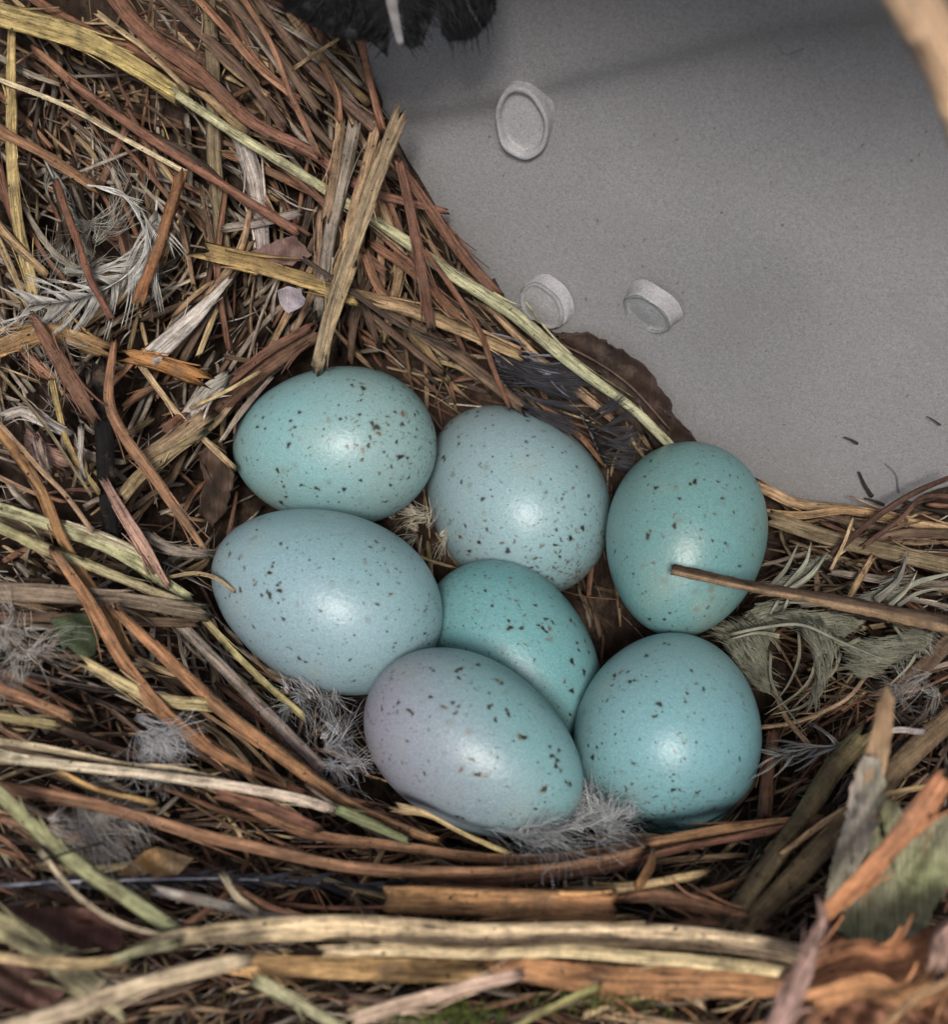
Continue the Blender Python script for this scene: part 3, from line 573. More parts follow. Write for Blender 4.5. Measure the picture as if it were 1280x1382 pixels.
('straw','split straw with a frayed end left of the lavender egg','straw',[(122,900),(170,925),(215,945),(275,952)],18,.7,(.42,.33,.17),dict(rag=1.8)),
('dry_straw','knob headed straw leaning on the base of the lavender egg','straw',[(545,1090),(580,1097),(630,1125),(684,1153)],7,(.95,.95,.85,.6),'straw',dict(taper=(2.2,1,1,1))),
('dry_straw','rusty fibre lying among the down at lower left','straw',[(82,1040),(140,1065),(210,1080)],9,.85,'ochre',{}),
('dry_straw','pale green stem crossing under the bottom left straw','straw',[(350,1322),(400,1348),(460,1384)],15,1.0,'lgreen',{}),
('dry_straw','brown stem above the long red brown stem at left','straw',[(300,1070),(360,1092),(420,1115)],16,.75,'rust',{}),
('dry_straw','wiry black hair stem crossing the green tan blade','straw',[(-10,1182),(60,1160),(135,1138)],3,1.4,'black',dict(mat='T')),
# --- right
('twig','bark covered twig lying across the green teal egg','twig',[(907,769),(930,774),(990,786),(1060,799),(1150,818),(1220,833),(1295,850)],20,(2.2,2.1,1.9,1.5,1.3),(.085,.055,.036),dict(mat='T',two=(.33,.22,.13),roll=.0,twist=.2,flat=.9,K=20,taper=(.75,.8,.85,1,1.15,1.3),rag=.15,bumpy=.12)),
('straw','tan split straw along the foot of the grey wall','straw',[(1022,655),(1075,680),(1150,690),(1220,704),(1290,716)],16,.25,'tan',dict(rag=1.2)),
('straw','pale straw just below the tan split straw at the wall','straw',[(1028,690),(1080,695),(1150,688),(1215,700)],11,.35,(.40,.26,.13),dict(rag=1.2)),
('straw','olive brown flat straw slanting right above the grey feather','straw',[(1045,703),(1110,725),(1180,742),(1290,768)],22,.4,'olive',dict(flat=.3)),
('straw','brown straw between the tan and the olive straws at right','straw',[(1150,735),(1220,722),(1290,720)],14,.3,'brown',{}),
('twig','thin dark twig rising to the right edge on the grey wall','twig',[(1128,745),(1180,700),(1235,665),(1292,640)],8,.6,(.10,.055,.04),dict(mat='T',flat=.8)),
('twig','second thin dark twig below the first at the right edge','twig',[(1170,735),(1215,700),(1245,672),(1290,668)],8,.5,(.10,.055,.04),dict(mat='T',flat=.8)),
('dry_straw','pair of thin tan stems crossing the olive straw','straw',[(1152,700),(1138,735),(1126,765)],5,.7,'straw',{}),
('dry_straw','short tan stem leaning above the bark covered twig','straw',[(1180,752),(1160,785),(1145,810)],8,.4,'tan',{}),
('twig','thick olive twig slanting up right beside the sky blue egg','twig',[(985,1242),(1030,1180),(1080,1110),(1125,1040),(1165,995)],27,.55,'olive',dict(mat='T',flat=.85,K=16)),
('twig','second thick olive twig to the right edge','twig',[(1010,1248),(1070,1185),(1140,1110),(1210,1035),(1300,955)],28,.45,(.20,.145,.08),dict(mat='T',flat=.85,K=16)),
('twig','rough brown twig above the second olive twig at the right edge','twig',[(1200,935),(1240,905),(1295,850)],22,.35,'brown',dict(mat='T',flat=.8)),
('straw','rust brown stub standing right of the sky blue egg','straw',[(1044,985),(1040,1040),(1036,1098)],18,.25,'rust',{}),
('dry_straw','slender curved stem under the grey feather','straw',[(1030,980),(1080,972),(1140,945),(1165,915)],6,.5,'tan',{}),
('dry_straw','thin brown stem crossing below the grey feather','straw',[(1042,920),(1062,965),(1092,1002)],7,.5,'tan',{}),
('dry_straw','rust stem slanting across the olive twigs','straw',[(1060,1150),(1120,1105),(1180,1075),(1290,1052)],10,.7,'tan',{}),
('dry_straw','pale bent stem by the pointed bark tip','straw',[(1192,988),(1215,984),(1240,990)],8,.9,'lgrey',{}),
('dry_straw','bright orange blurred blade leaning across the green bark','reed',[(1112,1235),(1170,1178),(1230,1112),(1278,1050)],32,(2.2,2.6,3.0,3.3),(.42,.19,.085),dict(flat=.3,taper=(.8,1,1.1,.9),rag=.3)),
('dry_straw','pink blurred stem at the bottom right corner','straw',[(1035,1410),(1070,1350),(1098,1285),(1110,1240),(1103,1210)],26,2.7,(.72,.45,.37),dict(flat=.6,taper=(1.3,1.2,1,.6,.25),rag=.1)),
('dry_straw','very blurred cream stem crossing the top right corner','straw',[(1195,-80),(1248,20),(1297,120),(1355,260)],78,6.0,(.90,.60,.38),dict(flat=.5,rag=0,ridge=.05,n=30)),
]
lab_seen=set()
for (nm,lb,ct,pts,wp,lf,ti,op) in T:
    op=dict(op); m=op.pop('mat',None)
    if nm=='pine_needle': nm='dry_straw'
    o=strand(nm,lb,ct,pts,wp,lf,ti,mat=M_TWIG if m=='T' else None,**op)
# ------------------------------------------------------------------ flow of the woven grass
FLOW=[(0,0,30),(200,60,38),(400,100,48),(560,280,52),(620,400,45),(350,250,40),(100,250,60),(330,420,-60),(470,300,-70),(200,500,-40),(60,550,50),(200,700,-40),(60,700,25),(250,880,42),(60,900,15),(350,1000,42),(100,1040,10),(400,1120,18),(300,1180,10),(640,1160,2),(640,1250,1),(640,1370,-12),(900,1170,-12),(900,1300,4),(1050,1120,-45),(1150,1050,-48),(1280,1000,-42),(1100,900,-10),(1150,720,12),(1280,700,-5),(1250,830,15),(1200,1300,-30),(60,1250,35),(200,1350,-20),(560,470,40),(460,470,-75),(590,700,60),(820,790,70)]
FA=np.array(FLOW,float)
def flow(x,y):
    w_=1/(((FA[:,0]-x)**2+(FA[:,1]-y)**2)/1e4+.15)**1.6
    a=np.radians(FA[:,2])*2; return .5*math.atan2((w_*np.sin(a)).sum(),(w_*np.cos(a)).sum())
def on_egg(x,y,g=0.98):
    for e in EGGS:
        a=math.radians(e[5]); dx,dy=x-e[1],y-e[2]
        u_=dx*math.cos(a)+dy*math.sin(a); v_=-dx*math.sin(a)+dy*math.cos(a)
        if (u_/(e[3]*g))**2+(v_/(e[4]*g))**2<1: return True
    return False
PAL=[('rust',.16),('rusty',.08),('brown',.20),('dark',.11),('tan',.16),('straw',.15),('grey',.10),('olive',.06)]
PN=[p_[0] for p_ in PAL]; PW=np.array([p_[1] for p_ in PAL]); PW/=PW.sum()
def rand_pts(x,y,ln,spread):
    a=flow(x,y)+rng.normal(0,spread); pts=[(x-math.cos(a)*ln/2,y-math.sin(a)*ln/2)]
    cur=rng.normal(0,.10); 
    mid=(x+rng.normal(0,.03)*ln-math.sin(a)*cur*ln*.5,y+math.cos(a)*cur*ln*.5); pts+=[mid,(x+math.cos(a)*ln/2,y+math.sin(a)*ln/2)]
    return pts
def clear(pts,g=1.02):
    for i in range(len(pts)-1):
        for t in np.linspace(0,1,6):
            x=pts[i][0]*(1-t)+pts[i+1][0]*t; y=pts[i][1]*(1-t)+pts[i+1][1]*t
            if not inside(x,y-2) or on_egg(x,y,g): return False
    return True
# separate stems between the traced ones
REG=[('in the slanting bundle left of the grey wall',lambda x,y:y<460 and x>260),
     ('in the dusky tangle at the upper left',lambda x,y:y<460),
     ('in the matted litter left of the clutch',lambda x,y:x<480 and y<900),
     ('in the woven rim at the lower left',lambda x,y:x<480),
     ('in the tangle right of the clutch',lambda x,y:x>980),
     ('in the front rim below the clutch',lambda x,y:y>1100),
     ('between the clutch and the upper nest wall',lambda x,y:True)]
KINDS={'rust':'red brown','rusty':'rust orange','brown':'dull brown','dark':'near black brown','tan':'tan','straw':'straw yellow','grey':'weathered grey','olive':'olive brown'}
cnt=0; tries=0
while cnt<165 and tries<6000:
    tries+=1
    x=rng.uniform(-10,1290); y=rng.uniform(-10,1392)
    if not inside(x,y): continue
    if rng.random()<.35 and not (y<470 and x<720): continue
    ln=rng.uniform(90,230); wp=rng.uniform(6,14)
    if 100<x<320 and 480<y<800: ln*=.5
    pts=rand_pts(x,y,ln,.18)
    if not clear(pts): continue
    tn=PN[rng.choice(len(PN),p=PW)]
    if tn=='dark' and rng.random()<.6: tn='rust'
    rg=[r_[0] for r_ in REG if r_[1](x,y)][0]
    strand('dry_straw','loose %s dry stem %s'%(KINDS[tn],rg),'straw',pts,wp,rng.uniform(.05,.38),tn,group='%s stems %s'%(KINDS[tn],rg),K=8,n=14,flat=rng.uniform(.3,.7),taper=(rng.uniform(.6,1),1,rng.uniform(.5,1)))
    cnt+=1
# uncountable chaff and fibres
mb=MB(); cnt=0; tries=0
while cnt<5200 and tries<60000:
    tries+=1
    x=rng.uniform(-220,1500); y=rng.uniform(-220,1620)
    if (x<0 or x>1280 or y<0 or y>1382) and rng.random()<.5: continue
    if not inside(x,y): continue
    fib=rng.random()<.3
    ln=rng.uniform(40,150); wp=rng.uniform(3,10)
    if fib: ln=rng.uniform(30,110); wp=rng.uniform(1.2,2.6)
    if x<320 and 430<y<850: ln*=.6
    sp=.35 if y<460 and x>250 else .6
    pts=rand_pts(x,y,ln,sp)
    e_ok=all(inside(px,py-3) for px,py in pts)
    if not e_ok: continue
    if any(on_egg(px,py,.9) for px,py in pts): continue
    l0=rng.uniform(-.42,.10)
    sp_=spline(pts,6); l1=l0+rng.uniform(-.15,.15)
    pth=np.array([P(a,b,l0+(l1-l0)*i/5) for i,(a,b) in enumerate(sp_)])
    dep=(pth-CAM)@fwd
    V,fs,uv=strand_mesh(pth,wp*dep/F*np.array([.7,1,1,1,1,.6]),rng.uniform(.25,.7),5,rag=.6,roll=rng.uniform(-1,1),twist=rng.uniform(-1,1))
    t_=np.array(C[PN[rng.choice(len(PN),p=PW)]])*rng.uniform(.45,1.1)
    if x<380 and 200<y<900 and rng.random()<.35: t_=np.array(C['grey'])*rng.uniform(.8,1.4)
    if fib and rng.random()<.35: t_=np.array(C['lgrey'])
    mb.add(V,fs,uv,t_); cnt+=1
tag(mb.build('grass_litter',M_PLANT),'matted dry grass chaff and fibres lining the nest','dry grass',kind='stuff')
# ------------------------------------------------------------------ feathers and down
def hair(mb,pts3,wd,tint,K=3,flat=.5):
    n=len(pts3); w_=np.linspace(1,.35,n)*wd
    V,fs,uv=strand_mesh(np.asarray(pts3),w_,flat,K,ridge=0,rag=0); mb.add(V,fs,uv,tint)
def feather(name,label,shaft,wpx,lift,len0,len1,angle,nb,tint,stint,clump=7,curl=.25,bw=1.6,sides=(1,-1),frac=(0.05,1),group=None,jag=.1,lj=.12,prof=None):
    """shaft in photo px; barbs leave it on each side, gathered into locks"""
    n=40; pth,dep=place(shaft,lift,n); sp=spline(shaft,n)
    c=pth.mean(0); root=tag(empty(name,c),label,'feather',group)
    V,fs,uv=strand_mesh(pth-c,wpx*dep/F*np.linspace(1,.25,n),.7,8,ridge=.05,rag=0)
    mb=MB(); mb.add(V,fs,uv,stint); mb.build('shaft',M_DOWN,root)
    mb=MB()
    for sd in sides:
        lock=0; ang_l=0; ll=1
        for i in range(nb):
            if i%clump==0: ang_l=rng.normal(0,jag*1.6); ll=rng.uniform(1-lj*2,1.0); ph=rng.uniform(-.06,.06)
            f=frac[0]+(frac[1]-frac[0])*(i+rng.uniform(0,.8))/nb
            j=min(n-2,int(f*(n-1))); b=sp[j]+(sp[j+1]-sp[j])*(f*(n-1)-j)
            t=sp[j+1]-sp[j]; a0=math.atan2(t[1],t[0]); 
            cc=((i%clump)/clump-.5)     # barbs of one lock converge at its tip
            L0=(len0+(len1-len0)*f)*ll*rng.uniform(.85,1.05)
            if prof: L0*=prof(f)
            a=a0+sd*(angle-cc*.35*0+ang_l); q=[]
            for k in range(6):
                u_=k/5; a_=a-sd*curl*u_*1.2
                q.append((b[0]+math.cos(a_)*L0*u_-math.cos(a0)*cc*clump*bw*1.1*u_*.8,b[1]+math.sin(a_)*L0*u_-math.sin(a0)*cc*clump*bw*1.1*u_*.8))
            lz=lift if not isinstance(lift,(tuple,list)) else np.interp(f,np.linspace(0,1,len(lift)),lift)
            p3=[P(u_[0],u_[1],lz+ph+.06*math.sin(k/5*3)+rng.normal(0,.006))-c for k,u_ in enumerate(q)]
            hair(mb,p3,bw*dep[j]/F*rng.uniform(.7,1.3),np.array(tint)*rng.uniform(.5,1.6))
    mb.build('vane',M_DOWN,root)
    return root
def down(name,label,px,py,n,ln,tint,lift,spread=math.pi,ang=0,bw=1.1,lsp=.5,group=None,sx=8,sy=6):
    mb=MB(); n=int(n*1.7); tint=(min(.85,1.55*tint[0]),min(.85,1.52*tint[1]),min(.85,1.42*tint[2])); nl=max(5,n//16)
    for li_ in range(nl):
        a0=ang+rng.uniform(-spread,spread); x0,y0=px+rng.normal(0,sx),py+rng.normal(0,sy); cu0=rng.normal(0,.8); L1=ln*rng.uniform(.5,1.5); l1=rng.uniform(-.1,lsp)
        for i in range(n//nl):
            a=a0+rng.normal(0,.22); L0=L1*rng.uniform(.35,1.05); x,y=x0+rng.normal(0,1.6),y0+rng.normal(0,1.6); q=[]
            cu=cu0+rng.normal(0,.35); l0=lift+rng.normal(0,.03)
            for k in range(7):
                u_=k/6; a_=a+cu*u_+.22*math.sin(6*u_+i); x+=math.cos(a_)*L0/6; y+=math.sin(a_)*L0/6
                q.append(P(x,y,l0+l1*u_*rng.uniform(.9,1.1)))
            q=np.array(q); d_=(q[0]-CAM)@fwd
            hair(mb,q,bw*(.5 if i%5 else 1.0)*d_/F*rng.uniform(.6,1.3),np.array(tint)*rng.uniform(.7,1.25))
    o=mb.build(name,M_DOWN); recenter(o); return tag(o,label,'down',group)
W=(.62,.60,.56); G=(.36,.35,.31); DG=(.10,.10,.11)
# white body feather at the left


feather('feather','grey green tinted feather half buried below the yellow blade',[(60,215),(90,280),(110,350),(120,410)],3,.3,50,30,.7,100,(.25,.25,.21),G,clump=8,curl=.5,bw=1.3,jag=.25)
down('down_tuft','thin grey down spread behind the dark red twig',120,330,130,75,(.32,.31,.28),.35,sx=35,sy=35)
# right hand grey feathers




feather('feather','grey feather with loose barbs between the stub and the olive twigs',[(1140,1005),(1090,1010),(1050,1022)],3,.5,55,60,.5,60,(.30,.29,.27),(.40,.39,.36),clump=6,curl=.3,bw=1.2,jag=.25)
down('down_tuft','grey down wisps at the right edge above the thick twigs',1240,905,90,60,(.28,.27,.26),.5,sx=20,sy=15)
# dark feathers
feather('feather','dark slate feather above the grey blue egg',[(648,452),(662,490),(682,520),(700,556)],5,.34,150,92,.72,520,(.040,.038,.042),(.14,.13,.13),clump=16,curl=-.05,bw=1.7,jag=.12,lj=.12,sides=(-1,))
feather('feather','small black feather fanned below the foot of the green stem',[(785,560),(800,590),(815,625)],4,.38,75,60,1.1,200,(.045,.042,.045),(.10,.09,.09),clump=12,curl=-.1,bw=1.7,jag=.2,lj=.12,sides=(-1,))
feather('feather','fluffy off white feather curling among twigs at left',[(212,270),(205,320),(170,372),(110,402),(38,412)],3,.5,90,70,.75,380,(.56,.54,.49),W,clump=22,curl=.15,bw=.72,jag=.10,lj=.2)
feather('feather','wispy white feather arching over the orange rust twig',[(118,250),(160,258),(195,290),(203,330),(194,372)],3,.62,55,60,.4,240,(.62,.60,.55),W,clump=20,curl=.1,bw=.75,jag=.1,sides=(1,))

feather('feather','blue grey downy feather peeping under the green stem',[(640,440),(690,480),(740,500)],3,.33,60,60,.5,120,(.20,.20,.23),(.25,.25,.27),clump=8,curl=.3,bw=1.5,jag=.15)

feather('feather','black feather lying flat under the rim at lower left',[(0,1195),(150,1188),(300,1186),(440,1192),(560,1200)],6,.62,60,50,.35,240,(.035,.035,.042),(.34,.34,.38),clump=12,curl=.1,bw=2.4,jag=.06)
# down tufts
down('down_tuft','white down caught between the lavender egg and the front rim',700,1116,300,80,(.48,.49,.52),.55,spread=1.4,ang=-.35,lsp=.9,sx=26,sy=8,bw=1.1)
down('down_tuft','white down under the sky blue egg at the front rim',800,1112,240,64,(.46,.47,.50),.55,spread=1.5,ang=-.9,lsp=.8,sx=30,sy=8,bw=1.1)
down('down_tuft','bluish white tuft beside the orange stem at lower left',205,985,200,55,(.50,.51,.55),.65,spread=.9,ang=.7,sx=14,sy=12)
down('down_tuft','soft white tuft under the long cream blade',115,1100,240,70,(.45,.43,.42),.6,spread=1.3,ang=.5,sx=40,sy=16)
down('down_tuft','grey tuft below the leftmost egg',420,935,150,45,(.36,.36,.38),.4,spread=3,sx=20,sy=14)
down('down_tuft','small blue grey tuft left of the lavender egg',458,1018,150,45,(.38,.39,.43),.45,spread=3,sx=16,sy=16)
down('down_tuft','fine white fibres between the upper eggs',580,715,90,38,(.42,.38,.32),.35,spread=3,sx=14,sy=16)
down('down_tuft','greyish fluff at the left edge below the weathered straw',20,880,200,60,(.42,.40,.38),.5,spread=3,sx=22,sy=30)
down('down_tuft','pale wisps in the litter above the ochre straw',60,445,110,60,(.40,.37,.33),.4,spread=3,sx=40,sy=20)
# ------------------------------------------------------------------ leaves, bark and crumbs
LICH=plant_mat('lichen_bark',.7,.45,.8,.15,1.)
WEB=plant_mat('feather_web',.8,.5,.75,.2,.7)
def in_poly(x,y,poly):
    c=False; j=len(poly)-1
    for i in range(len(poly)):
        xi,yi=poly[i]; xj,yj=poly[j]
        if (yi>y)!=(yj>y) and x<(xj-xi)*(y-yi)/(yj-yi)+xi: c=not c
        j=i
    return c
def plate(name,label,cat,poly,lift,tint,mat,thick=.05,rel=.06,seed=0,parent=None,tint2=None,fib=0.,step=6,rough=0.,stain=None):
    """thin warped plate with the poly's outline; lift(x,y) or number. Built as a grid warped onto the outline"""
    cx=sum(p_[0] for p_ in poly)/len(poly); cy=sum(p_[1] for p_ in poly)/len(poly)
    R=random.Random(seed); ring=[]
    for i in range(len(poly)):
        a=poly[i]; b=poly[(i+1)%len(poly)]; m_=max(1,int(math.dist(a,b)/step))
        for k in range(m_):
            u_=k/m_; ring.append((a[0]+(b[0]-a[0])*u_+R.uniform(-1,1)*rough,a[1]+(b[1]-a[1])*u_+R.uniform(-1,1)*rough))
    n=len(ring); NR=14; V=[]; cols=[]; uv=[]
    f=lift if callable(lift) else (lambda x,y:lift)
    ph=[R.uniform(0,6) for _ in range(6)]
    def h(x,y): return rel*(math.sin(x*.06+ph[0])*math.sin(y*.05+ph[1])+.5*math.sin(x*.15+y*.09+ph[2])+.35*math.sin(y*.21-x*.12+ph[3]))
    t1=np.array(tint); t2=np.array(tint2 if tint2 is not None else tint)
    for side in (0,1):
        for r in range(NR+1):
            s_=1-r/NR
            for (x,y) in ring:
                X=cx+(x-cx)*s_; Y=cy+(y-cy)*s_
                e=(1-s_)
                V.append(P(X,Y,f(X,Y)+h(X,Y)+(0 if side==0 else -thick)))
                m_=.5+.5*math.sin(X*.035+ph[4])*math.sin(Y*.03+ph[5])
                if stain: m_=stain(X,Y)
                cols.append(t1*(1-m_)+t2*m_); uv.append((X*.01,Y*.01))
    fs=[]; o_=(NR+1)*n
    for r in range(NR):
        for k in range(n):
            k2=(k+1)%n; a,b,c_,d_=r*n+k,r*n+k2,(r+1)*n+k2,(r+1)*n+k
            fs.append((a,b,c_,d_)); fs.append((o_+a,o_+d_,o_+c_,o_+b))
    for k in range(n):
        k2=(k+1)%n; fs.append((k,o_+k,o_+k2,k2))
    o=link(name,V,fs,mat,parent,uv,np.array(cols))
    if parent is None: recenter(o); tag(o,label,cat)
    return o
leaf=tag(empty('dead_leaf',P(830,520,.2)),'dark brown dead leaf with toothed edge lying against the grey wall','leaf')
lp=[(690,428),(720,432),(742,446),(760,450),(778,446),(800,452),(822,462),(845,474),(866,490),(888,514),(887,520),(902,536),(908,548),(906,556),(922,575),(946,600),(925,612),(890,606),(850,570),(800,530),(750,490),(710,455)]
lv=plate('leaf_face','','',lp,.18,(.045,.024,.017),M_LEAF,parent=leaf,rel=.03,tint2=(.03,.019,.014),rough=2.6)
for ch in [lv]:
    a=np.zeros(len(ch.data.vertices)*3); ch.data.vertices.foreach_get('co',a); a=a.reshape(-1,3)-np.array(leaf.location); ch.data.vertices.foreach_set('co',a.ravel())
pth,dep=place([(720,450),(790,480),(850,520),(905,580)],.26,24)
V,fs,uv=strand_mesh(pth-np.array(leaf.location),3.2*dep/F,.7,6,ridge=.1,rag=0); m_=MB(); m_.add(V,fs,uv,(.09,.055,.04)); m_.build('midrib',M_LEAF,leaf)
plate('bark_fragment','curled black leaf stub at the nest edge beside the round boss','bark',[(662,378),(668,375),(676,392),(690,415),(700,432),(684,428),(670,404)],.3,(.03,.02,.016),M_LEAF,rel=.02,seed=4)
plate('leaf_fragment','dark green leaf scrap below the weathered straw at left','leaf',[(68,836),(100,828),(135,826),(138,850),(128,884),(112,892),(92,872),(84,878),(78,856)],.5,(.055,.075,.035),M_LEAF,seed=5,rel=.04)
plate('leaf_fragment','red brown leaf scrap under the knotted beige stem','leaf',[(-20,1215),(40,1225),(100,1222),(180,1240),(160,1280),(90,1290),(20,1270),(-20,1240)],.7,(.16,.075,.055),M_LEAF,seed=6,rel=.06,rough=2)
plate('leaf_fragment','dark red leaf scrap in the bottom left corner','leaf',[(-20,1290),(30,1300),(90,1330),(70,1372),(-20,1350)],.75,(.12,.06,.045),M_LEAF,seed=7,rel=.06,rough=2)
plate('leaf_fragment','brown curled leaf behind the leftmost and uppermost eggs','leaf',[(268,610),(300,595),(318,640),(305,690),(286,712),(268,690),(276,650)],.22,(.10,.06,.042),M_LEAF,seed=8,rel=.08,rough=2,tint2=(.08,.045,.03))
plate('leaf_fragment','pinkish brown leaf scrap above the split straw','leaf',[(338,340),(372,325),(400,318),(420,345),(395,358),(360,362)],.45,(.20,.12,.10),M_LEAF,seed=10,rel=.05,rough=2)
plate('lichen_crumb','small lilac grey crumb of lichen above the uppermost egg','lichen',[(374,392),(388,386),(408,390),(412,405),(402,420),(390,424),(378,410)],.75,(.36,.31,.33),M_LEAF,thick=.12,seed=11,rel=.05,rough=2)
plate('leaf_fragment','ochre leaf scrap among the down at lower left','leaf',[(158,1180),(196,1148),(212,1142),(262,1158),(240,1180),(200,1186)],.70,(.24,.17,.10),M_LEAF,seed=13,rel=.06,tint2=(.42,.22,.06))
def adopt(o,root):
    a=np.zeros(len(o.data.vertices)*3); o.data.vertices.foreach_get('co',a); a=a.reshape(-1,3)-np.array(root.location); o.data.vertices.foreach_set('co',a.ravel()); o.data.update()
def webbed(name,label,origin,webs,tint,tint2,shafts,locks,stint,ltint,mat,fringe=0,thick=.018,wall=False,rel=.03):
    root=tag(empty(name,P(origin[0],origin[1],origin[2])),label,'feather')
    for k,(poly,lf) in enumerate(webs):
        adopt(plate('vane','','',poly,lf,tint,mat,thick=thick,rel=rel,seed=50+k+int(origin[0]),parent=root,tint2=tint2,rough=1.2,step=4),root)
        mbh=MB(); X0_,X1_=min(q_[0] for q_ in poly),max(q_[0] for q_ in poly); Y0_,Y1_=min(q_[1] for q_ in poly),max(q_[1] for q_ in poly)
        cx_=sum(q_[0] for q_ in poly)/len(poly); cy_=sum(q_[1] for q_ in poly)/len(poly)
        if fringe: ba=math.pi/2+(.45 if cx_<530 else -.45)
        else: ba=math.atan2(cy_-poly[0][1],cx_-poly[0][0])
        nb_=int((X1_-X0_)*(Y1_-Y0_)/(14 if fringe else 9)); 
        for _ in range(nb_):
            x,y=rng.uniform(X0_,X1_),rng.uniform(Y0_,Y1_)
            if not in_poly(x,y,poly): continue
            a_=ba+rng.normal(0,.10)+.3*math.sin(x*.05+y*.03); ln=rng.uniform(24,58); l_=lf(x,y) if callable(lf) else lf
            pp=[(x+math.cos(a_+.15*u_)*ln*u_,y+math.sin(a_+.15*u_)*ln*u_) for u_ in (-.5,-.15,.2,.5)]
            if not in_poly(pp[3][0],pp[3][1],poly) and rng.random()<.7: continue
            hair(mbh,np.array([P(a,b,l_+(.022 if fringe else .035)+rng.uniform(0,.012 if fringe else .03)) for a,b in pp])-np.array(root.location),(1.7 if fringe else 1.25)*17/F,np.array(tint)*rng.uniform(.75,1.5))
        if len(mbh.v)>25: mbh.build('barbs',M_DOWN,root)
        if fringe:
            mbf=MB(); R_=random.Random(k); cx=sum(p_[0] for p_ in poly)/len(poly); cy=sum(p_[1] for p_ in poly)/len(poly)
            for i in range(len(poly)):
                a,b=poly[i],poly[(i+1)%len(poly)]; m_=max(1,int(math.dist(a,b)/1.6))
                if (a[1]<0 and b[1]<0): continue
                for q_ in range(m_):
                    u_=q_/m_; x=a[0]+(b[0]-a[0])*u_; y=a[1]+(b[1]-a[1])*u_; dx,dy=x-cx,y-cy+fringe*3; L_=math.hypot(dx,dy); ln=fringe*R_.uniform(.3,1.2)
                    l_=lf(x,y) if callable(lf) else lf
                    pp=np.array([P(x+dx/L_*ln*w_+R_.uniform(-.5,.5),y+dy/L_*ln*w_,l_) for w_ in (-.5,.2,.6,1)])-np.array(root.location)
                    hair(mbf,pp,1.5*17/F,np.array(tint)*R_.uniform(.7,1.3))
            mbf.build('barbs',M_DOWN,root)
    for pts,wp,lf in shafts:
        V,fs,uv,cols=strand(None,'','',pts,wp,lf,stint,flat=.7,rag=.1,taper=(1,.9,.5))
        link('shaft',V-np.array(root.location),fs,M_DOWN,root,uv,cols)
    for pts,wp,lf in locks:
        V,fs,uv,cols=strand(None,'','',pts,wp,lf,np.array(ltint)*rng.uniform(.75,1.3),flat=.3,taper=(1,1,.7,.15),rag=.2,K=8)
        link('barb_lock',V-np.array(root.location),fs,WEB,root,uv,cols)
    return root
GL=(.23,.225,.165); GD=(.13,.125,.09)
webbed('feather','large grey green feather with split webs right of the clutch',(1080,870,.8),
 [([(970,846),(985,880),(1008,915),(1027,933),(1040,935),(1041,905),(1036,878),(1046,848),(1020,843),(990,842)],.62),
  ([(1081,843),(1091,862),(1103,894),(1104,926),(1092,955),(1088,962),(1104,945),(1117,918),(1128,885),(1135,862),(1110,848)],.78),
  ([(1133,866),(1150,882),(1155,912),(1164,916),(1187,908),(1212,890),(1252,872),(1262,850),(1230,852),(1196,862),(1160,868)],.72),
  ([(1053,834),(1075,842),(1100,850),(1135,865),(1150,852),(1168,838),(1123,827),(1078,822)],.66),
  ([(1008,846),(1030,843),(1053,840),(1058,818),(1034,811),(1010,828)],.55)],
 GL,GD,[([(985,857),(1030,848),(1080,845),(1135,868),(1190,890)],5,.86)],
 [([(1038,880),(1040,918),(1062,955),(1090,992)],5,.7),([(1075,855),(1076,890),(1063,925),(1043,952)],5,.74),([(1101,865),(1100,905),(1082,932),(1030,966)],6,.8),([(1137,880),(1128,905),(1100,928),(1068,958)],5,.76),
  ([(1100,940),(1080,955),(1040,965)],4,.6),([(1112,905),(1095,950),(1085,965)],6,.8),([(1240,880),(1225,900),(1200,925)],5,.6),([(1050,860),(1020,855),(985,862)],6,.8),([(1205,845),(1218,860),(1222,872)],4,.9),([(1165,860),(1140,870),(1122,862)],6,.85)],
 (.32,.31,.23),(.23,.225,.16),WEB)
webbed('feather','pale blades of a wispy feather fanned up above the bark covered twig',(1080,790,.5),
 [([(1035,790),(1050,798),(1078,790),(1100,765),(1122,744),(1098,756),(1070,775)],.42),([(1150,812),(1185,812),(1212,795),(1228,748),(1205,785),(1180,800)],.5)],
 (.27,.27,.215),(.20,.20,.16),[([(1020,815),(1060,812),(1120,815),(1180,818)],3,.5)],
 [([(1045,788),(1065,765),(1078,733)],7,.5),([(1062,792),(1085,762),(1099,729)],7,.52),([(1062,798),(1092,778),(1122,742)],9,.55),([(1182,812),(1215,783),(1229,742)],11,.6),([(1200,818),(1225,795),(1236,772)],6,.58),([(1212,818),(1245,798),(1292,792)],6,.5),([(1200,808),(1240,785),(1295,772)],10,.42),([(1050,812),(1042,830),(1050,840)],5,.6),([(1062,810),(1055,828),(1062,836)],4,.6)],
 (.30,.29,.23),(.28,.275,.21),WEB)
BK=(.012,.012,.013)
